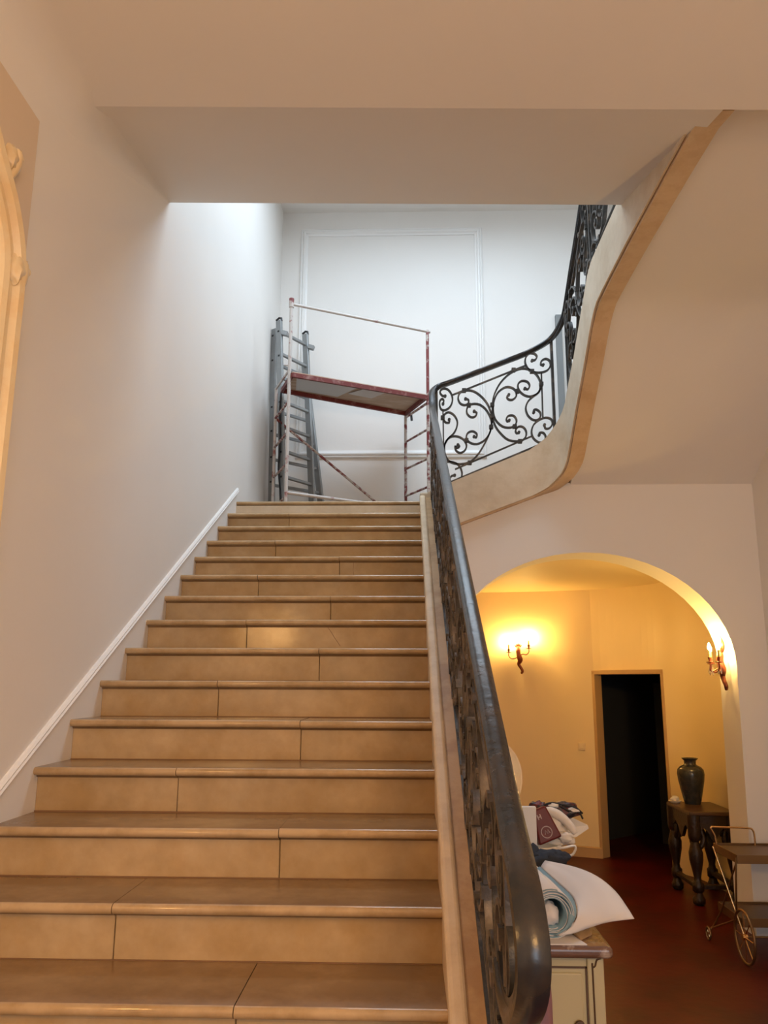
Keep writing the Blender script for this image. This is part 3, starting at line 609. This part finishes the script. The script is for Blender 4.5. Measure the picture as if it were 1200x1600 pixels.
orn((fy0, 3.30)); orn((-4.13, 3.66), 1, 0.8); orn((2*cyy - fy0 - 0.05, 3.30)); orn((-4.35, 3.80), 1, 0.7)

# ================================================================== FAR ROOM LIGHTS
def sconce(loc, rz, label, grand=False):
    t = thing('wall_sconce', label, 'wall lamp', loc, rz, None)
    # local frame: x along the wall, -y into the room, z up
    b = MB()
    body = smooth_path([(0.02,-0.02,-0.20),(0.035,-0.025,-0.17),(0.015,-0.03,-0.13),(-0.005,-0.03,-0.09),(0.012,-0.035,-0.05),(0.0,-0.04,0.0),(-0.008,-0.04,0.05),(-0.005,-0.035,0.09),(-0.005,-0.03,0.13)], 3)
    n = len(body); rr = [interp([(0,.012),(.08,.016),(.25,.018),(.4,.022),(.55,.034),(.68,.026),(.8,.030),(.92,.02),(1,.006)], i/(n-1)) for i in range(n)]
    b.tube(body, 0.02, 8, radii=rr)
    b.build('body', 'bronze', t, smooth=60)
    lf = MB()
    for a in (-0.9,-0.45,0,0.45,0.9):
        lf.tube([(-0.006,-0.03,0.09),(-0.006+0.03*math.sin(a),-0.035,0.09+0.035*math.cos(a)),(-0.006+0.055*math.sin(a),-0.045,0.09+0.06*math.cos(a))], 0.01, 5, radii=[0.010,0.012,0.002])
    lf.build('leaf_crown', 'bronze', t, smooth=60)
    if grand:
        g = MB(); g.tube(smooth_path([(0,-0.015,0.10),(0.02,-0.02,0.20),(-0.015,-0.02,0.27),(0.01,-0.02,0.34),(0,-0.02,0.41)],4), 0.01, 6, radii=[0.006+0.012*abs(math.sin(i*0.7)) for i in range(17)])
        g.build('gilt_spray', 'bronze', t, smooth=60)
    arms = [(-0.115,-0.075,0.0),(0.115,-0.075,0.045)] if not grand else [(-0.09,-0.085,-0.03),(0.09,-0.085,-0.02),(0.0,-0.125,-0.02)]
    for ax, ay, dz in arms:
        a = MB(); a.tube(smooth_path([(0,-0.035,0.0),(ax*0.35,ay*0.7,-0.025+dz),(ax*0.75,ay,-0.03+dz),(ax,ay,0.0+dz),(ax,ay,0.035+dz)],4), 0.006, 7)
        arm = a.build('arm', 'bronze', t, smooth=60)
        MB().lathe([(0.004,0.032),(0.030,0.036),(0.031,0.042),(0.012,0.044),(0.010,0.052),(0.016,0.072),(0.017,0.080),(0.0,0.080)],14,(ax,ay,dz)).build('candle_cup', 'bronze', arm, smooth=40)
        MB().lathe([(0.0095,0.078),(0.0095,0.135),(0.0,0.137)],12,(ax,ay,dz)).build('candle', 'candle', arm, smooth=40)
        MB().lathe([(0.0,0.137),(0.007,0.139),(0.012,0.152),(0.013,0.162),(0.009,0.178),(0.004,0.192),(0.0,0.200)],12,(ax,ay,dz)).build('bulb', 'bulb', arm, smooth=60)
        if grand:
            for q in (-0.03, 0.03):
                MB().lathe([(0,-0.055),(0.006,-0.045),(0.008,-0.03),(0.003,-0.01),(0.0,0.03)],8,(ax+q,ay,dz-0.005)).build('crystal', 'crystal', arm)
    return t
sconce((2.73, 3.062, 2.16), R(-9), 'bronze two-arm candle sconce glowing on the yellow wall left of the dark doorway')
sconce((4.034, 0.235, 2.00), R(-90), 'ornate bronze candle sconce with crystal drops lit on the right arch jamb', True)
# light switch
sw = thing('light_switch', 'small pale light switch on the yellow wall left of the doorway', 'switch', (3.375, 2.885, 1.16), R(-20))
MB().box(-0.04,0.04,-0.012,0.0,-0.04,0.04).build('plate', 'switch', sw, bevel=0.004)
MB().box(-0.018,0.018,-0.018,-0.011,-0.022,0.022).build('rocker', 'switch', sw, bevel=0.003)

# ================================================================== CONSOLE TABLE, VASE, DISH
tb = thing('console_table', 'dark carved wooden console table with turned legs behind the arch jamb', 'table', (4.07, 1.235, 0))
MB().box(-0.20,0.215,-0.335,0.315,0.725,0.76).build('table_top', 'tablewood', tb, bevel=0.010)
def apron(m, a, b, thick, n=16):
    a = Vector(a); b = Vector(b); t = (b - a).normalized(); s = Vector((t.y,-t.x,0))*thick/2
    for i in range(n):
        u0, u1 = i/n, (i+1)/n
        def low(u): return 0.535 + 0.06*abs(math.sin(u*math.pi*2)) - 0.03*math.cos(u*math.pi*4) * (1 if 0.2 < u < 0.8 else 0.3)
        p0, p1 = a + (b-a)*u0, a + (b-a)*u1
        vs = [p0-s+Vector((0,0,low(u0))), p1-s+Vector((0,0,low(u1))), p1+s+Vector((0,0,low(u1))), p0+s+Vector((0,0,low(u0)))] + [p0-s+Vector((0,0,.727)), p1-s+Vector((0,0,.727)), p1+s+Vector((0,0,.727)), p0+s+Vector((0,0,.727))]
        m.add(vs, [(0,3,2,1),(4,5,6,7),(0,1,5,4),(1,2,6,5),(2,3,7,6),(3,0,4,7)])
    return m
for a, b in (((-0.165,-0.30,0),(-0.165,0.28,0)),((-0.165,-0.30,0),(0.18,-0.30,0)),((0.18,-0.30,0),(0.18,0.28,0)),((-0.165,0.28,0),(0.18,0.28,0))):
    apron(MB(), a, b, 0.03).build('apron', 'darkwood', tb)
lp = [(0.030,0.0),(0.042,0.015),(0.045,0.05),(0.032,0.075),(0.028,0.10),(0.040,0.115),(0.040,0.175),(0.028,0.19),(0.024,0.22),(0.034,0.28),(0.048,0.36),(0.050,0.42),(0.036,0.48),(0.026,0.51),(0.042,0.53),(0.046,0.56),(0.046,0.73)]
for x, y in ((-0.155,-0.29),(-0.155,0.27),(0.17,-0.29),(0.17,0.27)):
    lg = MB().lathe([(q*1.22, z) for q, z in lp], 12, (x,y,0)).build('leg', 'darkwood', tb, smooth=50)
    br = MB()
    for dx, dy in ((1 if x < 0 else -1,0),(0,1 if y < 0 else -1)):
        br.tube(smooth_path([(x,y,0.44),(x+dx*0.05,y+dy*0.05,0.47),(x+dx*0.075,y+dy*0.075,0.53),(x+dx*0.06,y+dy*0.06,0.60)],4), 0.018, 7, radii=[0.012,0.014,0.017,0.020,0.022,0.022,0.024,0.024,0.022,0.020,0.020,0.018,0.016])
    br.build('carved_bracket', 'darkwood', lg, smooth=60)
MB().bar((-0.155,-0.29,0.145),(-0.155,0.27,0.145),0.05,0.035).build('stretcher', 'darkwood', tb, bevel=0.006)
MB().bar((0.17,-0.29,0.145),(0.17,0.27,0.145),0.05,0.035).build('stretcher', 'darkwood', tb, bevel=0.006)
MB().bar((-0.155,-0.29,0.145),(0.17,-0.29,0.145),0.05,0.035).build('stretcher', 'darkwood', tb, bevel=0.006)
vprof = [(0.0,0.0),(0.070,0.0),(0.072,0.012),(0.078,0.03),(0.098,0.12),(0.116,0.21),(0.122,0.265),(0.116,0.305),(0.094,0.330),(0.062,0.345),(0.052,0.355),(0.054,0.385),(0.072,0.402),(0.074,0.408),(0.060,0.408),(0.046,0.385),(0.042,0.355),(0.0,0.33)]
tag(MB().lathe([(a, z) for a, z in vprof], 32, (0,0,0)).build('vase', 'vase', smooth=60, loc=(4.07, 1.40, 0.76)), 'dark glazed shouldered vase standing on the carved console table', 'vase')
sh = MB(); sh.lathe([(0.0,0.002),(0.04,0.0),(0.058,0.016),(0.060,0.020),(0.04,0.009),(0.0,0.009)],18,(0,0,0)); 
dish = sh.build('dish', 'plastic', smooth=60, loc=(3.925,1.46,0.76)); tag(dish, 'small pale shell dish beside the vase on the console table', 'dish')
MB().blob((0,0.0,0.035),(0.040,0.032,0.028), seed=9, amp=0.4, freq=2.5).build('shell', 'cloth', dish, smooth=70)

# ================================================================== TROLLEY
tr = thing('drinks_trolley', 'brass drinks trolley with spoked wheels in front of the right arch pier', 'trolley', (0,0,0))
def rod(pts, r, name, material='brass', n=7, par=tr): return MB().tube(pts, r, n).build(name, material, par, smooth=60)
x0, x1, ya, yb = 3.74, 4.22, -0.47, -0.03
tz = 0.66
def tray(z, h, name):
    m = MB().box(x0,x1,ya,yb,z-0.012,z)
    t = m.build(name, 'tablewood', tr)
    g = MB().box(x0-0.008,x0,ya,yb,z-0.045,z+0.012).box(x1,x1+0.008,ya,yb,z-0.045,z+0.012).box(x0-0.008,x1+0.008,ya-0.008,ya,z-0.045,z+0.012).box(x0-0.008,x1+0.008,yb,yb+0.008,z-0.045,z+0.012)
    g.build('tray_rim', 'dullbrass', t)
tray(tz, 0, 'upper_tray'); tray(0.25, 0, 'lower_tray')
rod(smooth_path([(3.745,-0.06,0.66),(3.735,-0.06,0.73),(3.71,-0.06,0.785),(3.76,-0.06,0.79),(3.98,-0.06,0.785),(4.02,-0.06,0.77),(4.03,-0.06,0.73),(4.03,-0.06,0.66)],4), 0.007, 'handle', 'brass')
for X in (3.70, 4.24):
    hub = Vector((X,-0.585,0.175))
    rod([(X+0.02 if X < 4 else X-0.02,-0.05,0.65), hub], 0.0065, 'strut')
    rod([(X+0.03 if X < 4 else X-0.03,-0.46,0.65),(X,-0.46,0.25),(X-0.03,-0.06,0.09)], 0.007, 'strut', 'dullbrass')
    rod([(X-0.03,-0.06,0.09),(X+0.02,-0.12,0.22),(X+0.03,-0.46,0.62)], 0.006, 'strut', 'dullbrass')
    rim = [hub + Vector((0,0.165*math.cos(2*math.pi*k/32),0.165*math.sin(2*math.pi*k/32))) for k in range(33)]
    wh = MB().tube(rim, 0.010, 7).build('wheel', 'dullbrass', tr, smooth=60)
    for k in range(8):
        a = 2*math.pi*k/8; MB().tube([hub, hub + Vector((0,0.16*math.cos(a),0.16*math.sin(a)))], 0.0035, 5).build('spoke', 'brass', wh)
    MB().lathe([(0.0,-0.018),(0.02,-0.016),(0.02,0.016),(0,0.018)],12,hub,'x').build('hub', 'brass', wh, smooth=40)
    ch = Vector((X-0.06,-0.05,0.050)); rim = [ch + Vector((0.0,0.042*math.cos(2*math.pi*k/20),0.042*math.sin(2*math.pi*k/20))) for k in range(21)]
    cw = MB().tube(rim, 0.008, 6).build('caster', 'dullbrass', tr, smooth=60)
    MB().tube([ch, ch+Vector((0.03,0,0.045))], 0.006, 6).build('fork', 'dullbrass', cw)
    for k in range(4):
        a = math.pi*k/4; MB().tube([ch - Vector((0,0.04*math.cos(a),0.04*math.sin(a))), ch + Vector((0,0.04*math.cos(a),0.04*math.sin(a)))], 0.003, 5).build('spoke', 'brass', cw)
rod([(3.70,-0.585,0.175),(4.24,-0.585,0.175)], 0.007, 'axle', 'dullbrass')

# ================================================================== CHEST WITH THINGS ON IT
ch = thing('chest', 'cream painted chest with brown lined panels and a brown marble top', 'chest', (0,0,0))
cx0, cx1, cya, cyb = 1.735, 2.160, -3.285, -2.05
MB().box(cx0,cx1-0.01,cya+0.012,cyb,0.06,0.842).build('carcass', 'cream', ch)
MB().box(cx1-0.062,cx1,cya,cya+0.06,0.0,0.842).build('corner_post', 'cream', ch, bevel=0.006)
MB().box(cx0,cx0+0.05,cya,cya+0.06,0.0,0.842).build('corner_post', 'cream', ch, bevel=0.006)
MB().box(cx1-0.062,cx1,cyb-0.06,cyb,0.0,0.842).build('corner_post', 'cream', ch, bevel=0.006)
MB().box(cx0,cx0+0.05,cyb-0.06,cyb,0.0,0.842).build('corner_post', 'cream', ch, bevel=0.006)
ln = MB()
ln.box(cx0+0.06,2.098,cya+0.006,cya+0.0125,0.800,0.806).box(2.092,2.098,cya+0.006,cya+0.0125,0.12,0.806)
fz = [(2.130,0.835),(2.122,0.832),(2.117,0.815),(2.112,0.805),(2.112,0.80)]
ln.tube(smooth_path([(2.150,cya-0.001,0.838),(2.134,cya-0.001,0.832),(2.127,cya-0.001,0.812),(2.117,cya-0.001,0.805),(2.117,cya-0.001,0.79),(2.119,cya-0.001,0.4),(2.119,cya-0.001,0.05)],4), 0.0035, 6)
ln.build('painted_lines', 'brownline', ch)
MB().box(cx0+0.075,2.080,cya+0.002,cya+0.014,0.14,0.785).build('panel', 'cream', ch, bevel=0.006)
MB().lathe([(0.0,-0.02),(0.016,-0.018),(0.018,-0.008),(0.008,0.004),(0.0,0.004)],14,(2.06,cya-0.002,0.615),'y').build('knob', 'brownline', ch, smooth=50)
MB().box(cx0-0.02,cx1+0.030,cya-0.035,cyb+0.03,0.843,0.885).build('marble_top', 'redmarble', ch, bevel=0.016, segs=4)
TZ = 0.885
def slab_sheet(pts, th, name, material, label, cat):
    n = len(pts); o = MB().add([Vector(p) for p in pts] + [Vector(p) + Vector((0,0,th)) for p in pts], [tuple(range(n-1,-1,-1)), tuple(range(n,2*n))] + [(i,(i+1) % n,(i+1) % n+n,i+n) for i in range(n)]).build(name, material)
    return tag(o, label, cat)
slab_sheet([(1.76,-3.30,TZ),(2.098,-3.30,TZ),(2.062,-3.16,TZ),(1.76,-3.12,TZ)], 0.004, 'paper_sheet', 'paper', 'flat white paper sheet under the roll at the front of the chest', 'paper')
slab_sheet([(2.085,-3.245,TZ+.001),(2.145,-3.17,TZ+.001),(2.115,-2.98,TZ+.05),(2.03,-3.05,TZ+.035)], 0.006, 'cardboard_scrap', 'cardboard', 'torn brown cardboard scrap under the white paper flap', 'cardboard')
# rolled wallpaper with a loose flaring end
wr = thing('wallpaper_roll', 'loosely rolled white wallpaper with blue inside and a flaring loose end', 'wallpaper roll', (0,0,0))
rcx, rcz, yF, yB = 1.985, 0.976, -3.235, -2.72
sp_pts = []; turns = 4.6; n = 120
for i in range(n+1):
    a = 2*math.pi*turns*i/n; rr = 0.050 + 0.038*i/n + 0.002*math.sin(a*2.3)
    sp_pts.append((rcx + rr*math.cos(-a - 1.2), rcz + rr*math.sin(-a - 1.2)))
def ribbon(pts, off, name, material):
    m = MB(); k = len(pts)
    q = []
    for i, (x, z) in enumerate(pts):
        d = Vector((x - rcx, z - rcz)).normalized()*off; q.append((x + d.x, z + d.y))
    vs = [(x,yF,z) for x, z in q] + [(x - 0.03,yB,z) for x, z in q]
    m.add(vs, [(i,i+1,i+1+k,i+k) for i in range(k-1)]); o = m.build(name, material, wr, smooth=60)
    s = o.modifiers.new('solid', 'SOLIDIFY'); s.thickness = 0.0022; s.offset = 0; return o
ribbon(sp_pts, 0.0022, 'outer_face', 'paper'); ribbon(sp_pts, -0.0012, 'inner_face', 'blue')
MB().blob((rcx-0.01,yF+0.05,rcz-0.012),(0.042,0.05,0.044), seed=4, amp=0.35, freq=2.6).build('crumpled_core', 'paper', wr, smooth=60)
# the loose flap: rows from the roll (inner) to the free edge
flap_a = [(2.000,-3.235,0.897),(2.052,-3.235,0.930),(2.082,-3.222,0.972),(2.088,-3.12,1.005),(2.052,-3.00,1.032),(2.000,-2.88,1.070)]
flap_b = [(2.060,-3.235,0.908),(2.100,-3.235,0.940),(2.120,-3.20,0.985),(2.115,-3.11,1.030),(2.070,-2.98,1.060),(2.010,-2.87,1.082)]
flap_c = [(2.120,-3.23,0.926),(2.155,-3.232,0.955),(2.165,-3.19,1.000),(2.145,-3.09,1.052),(2.090,-2.96,1.074),(2.016,-2.86,1.085)]
flap_d = [(2.190,-3.235,0.948),(2.218,-3.235,0.972),(2.215,-3.19,1.012),(2.180,-3.08,1.068),(2.110,-2.96,1.082),(2.020,-2.855,1.088)]
flap_e = [(2.290,-3.25,0.966),(2.276,-3.21,0.995),(2.251,-3.13,1.036),(2.200,-3.05,1.072),(2.130,-2.96,1.088),(2.024,-2.85,1.091)]
rows = [smooth_path(r_, 4) for r_ in (flap_a, flap_b, flap_c, flap_d, flap_e)]
grid = [smooth_path([r_[j] for r_ in rows], 4) for j in range(len(rows[0]))]
m = MB(); k = len(grid[0]); m.add([p for g_ in grid for p in g_], [(i*k+j, i*k+j+1, (i+1)*k+j+1, (i+1)*k+j) for i in range(len(grid)-1) for j in range(k-1)])
o = m.build('loose_end', 'paper', wr, smooth=70); s_ = o.modifiers.new('solid', 'SOLIDIFY'); s_.thickness = 0.002; s_.offset = 0
blu = [[Vector(p) + Vector((-0.004,-0.003,0.003)) for p in smooth_path(rw, 4)] for rw in ([(1.99,-3.236,0.898),(2.035,-3.238,0.930),(2.048,-3.228,0.980),(2.03,-3.12,1.01),(2.00,-3.00,1.03),(1.975,-2.88,1.055)], flap_a)]
m = MB(); k = len(blu[0]); m.add(blu[0] + blu[1], [(i,i+1,i+1+k,i+k) for i in range(k-1)]); o = m.build('blue_inside', 'blue', wr, smooth=70)
s_ = o.modifiers.new('solid', 'SOLIDIFY'); s_.thickness = 0.002; s_.offset = 0
# navy cloth bundle
nv = MB(); nv.blob((1.99,-2.57,0.990),(0.14,0.10,0.095), seed=2, amp=0.55, freq=2.2, n=28, m=18); nv.blob((2.09,-2.575,1.045),(0.085,0.05,0.040), seed=6, amp=0.45, freq=2.6, n=20, m=12)
tag(nv.build('cloth_bundle', 'navy', smooth=80), 'crumpled dark navy cloth bundle behind the wallpaper roll on the chest', 'cloth')
# white tub with a loop handle
tub = thing('storage_tub', 'white plastic tub with a loop handle under the burgundy box', 'tub', (2.045,-2.30,TZ))
MB().lathe([(0.0,0.0),(0.115,0.0),(0.122,0.02),(0.140,0.165),(0.150,0.175),(0.144,0.181),(0.134,0.165),(0.116,0.03),(0.0,0.03)],28).build('body', 'plastic', tub, smooth=40)
MB().tube(smooth_path([(0.10,-0.10,0.172),(0.14,-0.11,0.178),(0.195,-0.11,0.186),(0.182,-0.11,0.148),(0.14,-0.11,0.140),(0.09,-0.10,0.142)],4), 0.006, 6).build('handle', 'plastic', tub, smooth=60)
# board leaning behind, burgundy box, garments, printed bag
bo = MB(); pts = [(2.10,-2.16,1.09),(2.213,-2.2,1.072),(2.285,-2.2,1.075),(2.353,-2.2,1.118),(2.347,-2.2,1.134),(2.28,-2.2,1.165),(2.10,-2.16,1.17)]
n = len(pts); bo.add([Vector(p) for p in pts] + [Vector(p) + Vector((0.0,0.012,0.0)) for p in pts], [tuple(range(n-1,-1,-1)), tuple(range(n,2*n))] + [(i,(i+1) % n,(i+1) % n+n,i+n) for i in range(n)])
tag(bo.build('foam_board', 'plastic'), 'off-white cut board sticking out behind the white garment on the chest', 'board')
bx = thing('burgundy_box', 'shiny burgundy package with white round emblem lying tilted on the tub', 'package', (2.095,-2.40,1.160), 0)
bx.rotation_euler = (R(-10), R(-20), R(6))
bb_ = MB().prism([(-0.062,-0.072),(0.058,-0.072),(0.040,0.085),(-0.028,0.085)], 'y', -0.03, 0.03)
bb_.build('body', 'burgundy', bx, bevel=0.008)
e = MB()
ring = [(-0.005 + 0.026*math.cos(2*math.pi*k/24), -0.0310, -0.028 + 0.026*math.sin(2*math.pi*k/24)) for k in range(25)]
e.tube(ring, 0.0022, 5).tube([(-0.016,-0.0310,-0.036),(-0.009,-0.0310,-0.018),(-0.002,-0.0310,-0.036),(0.005,-0.0310,-0.018),(0.009,-0.0310,-0.036)], 0.002, 5)
e.tube([(-0.018,-0.0310,0.035),(-0.018,-0.0310,0.058)],0.003,5).tube([(-0.004,-0.0310,0.035),(-0.004,-0.0310,0.058)],0.003,5).tube([(-0.018,-0.0310,0.046),(-0.004,-0.0310,0.046)],0.003,5)
e.build('emblem', 'fadedprint', bx)
g1 = MB(); g1.tube(smooth_path([(2.09,-2.30,1.215),(2.15,-2.31,1.212),(2.198,-2.32,1.187),(2.235,-2.33,1.150),(2.258,-2.34,1.115)],4), 0.02, 10, radii=[0.014,0.017,0.02,0.022,0.023,0.023,0.023,0.023,0.022,0.022,0.021,0.020,0.020,0.019,0.018,0.016,0.012])
g1.blob((2.205,-2.34,1.100),(0.036,0.04,0.024), seed=8, amp=0.4, freq=2.4, n=20, m=12); g1.blob((2.15,-2.28,1.13),(0.07,0.05,0.06), seed=11, amp=0.4, n=20, m=12); g1.blob((2.19,-2.30,1.078),(0.075,0.05,0.022), seed=14, amp=0.3, n=20, m=12)
tag(g1.build('white_garment', 'cloth', smooth=80), 'folded white garment between the burgundy box and the printed bag', 'garment')
g2 = MB(); g2.blob((2.205,-2.23,1.205),(0.105,0.05,0.042), seed=12, amp=0.45, freq=2.0, n=26, m=14); g2.blob((2.10,-2.22,1.19),(0.06,0.05,0.06), seed=15, amp=0.35, freq=2.0, n=22, m=12)
pb = g2.build('printed_bag', 'printbag', smooth=80); tag(pb, 'crumpled dark red and black printed bag on top of the pile', 'bag')
for pts_ in ([(2.12,-2.26,1.238),(2.16,-2.27,1.25),(2.21,-2.28,1.243),(2.27,-2.28,1.232),(2.31,-2.27,1.20)],[(2.19,-2.28,1.24),(2.24,-2.285,1.215),(2.29,-2.28,1.205),(2.31,-2.27,1.175)]):
    MB().tube(smooth_path(pts_,4), 0.005, 5).build('strap', 'black', pb)
MB().blob((2.175,-2.265,1.238),(0.035,0.02,0.012), seed=3, amp=0.3).build('white_print', 'cloth', pb, smooth=60); MB().blob((2.265,-2.27,1.215),(0.03,0.02,0.014), seed=5, amp=0.3).build('white_print', 'cloth', pb, smooth=60)
gx = MB().box(1.93,2.045,-2.50,-2.47,1.055,1.262).build('file_box', 'greypaper', bevel=0.004); tag(gx, 'grey and white flat box standing at the left of the pile', 'box')
cb = MB().box(1.75,1.905,-2.44,-2.07,TZ+0.001,1.170); tag(cb.build('cardboard_box', 'cardboard', bevel=0.004), 'brown cardboard box against the stair side under the round tray', 'box')
# round tray leaning by the stair side
dk = MB(); dk.lathe([(0.0,0.0),(0.15,0.0),(0.180,0.012),(0.19,0.016),(0.19,0.022),(0.178,0.020),(0.15,0.008),(0.0,0.008)],40,(0,0,0))
rt = dk.build('round_tray', 'gilt', smooth=40, loc=(1.872,-2.13,1.362)); rt.rotation_euler = (R(82),0,R(6)); rt.scale = (0.84,1,1)
tag(rt, 'oval cream and gilt tray leaning upright behind the handrail above the pile', 'tray')
# pink roll in front of the chest
pk = MB()
n = 20; rings = []
for i, (z, kk) in enumerate([(0.0,1.0),(0.02,1.05),(0.25,1.0),(0.5,0.96),(0.75,0.93),(0.83,0.85),(0.86,0.55),(0.862,0.0)]):
    rings.append((0.055*kk, z))
pk.lathe(rings, n, (0,0,0))
pko = pk.build('cloth_roll', 'pink', smooth=60, loc=(1.885,-3.46,0.0)); tag(pko, 'pink and purple cloth roll standing on end between railing and chest', 'cloth roll')
MB().lathe([(0.030,0.60),(0.030,0.78),(0.0,0.80)],12,(-0.055,0.01,0)).build('white_wrap', 'paper', pko, smooth=60)
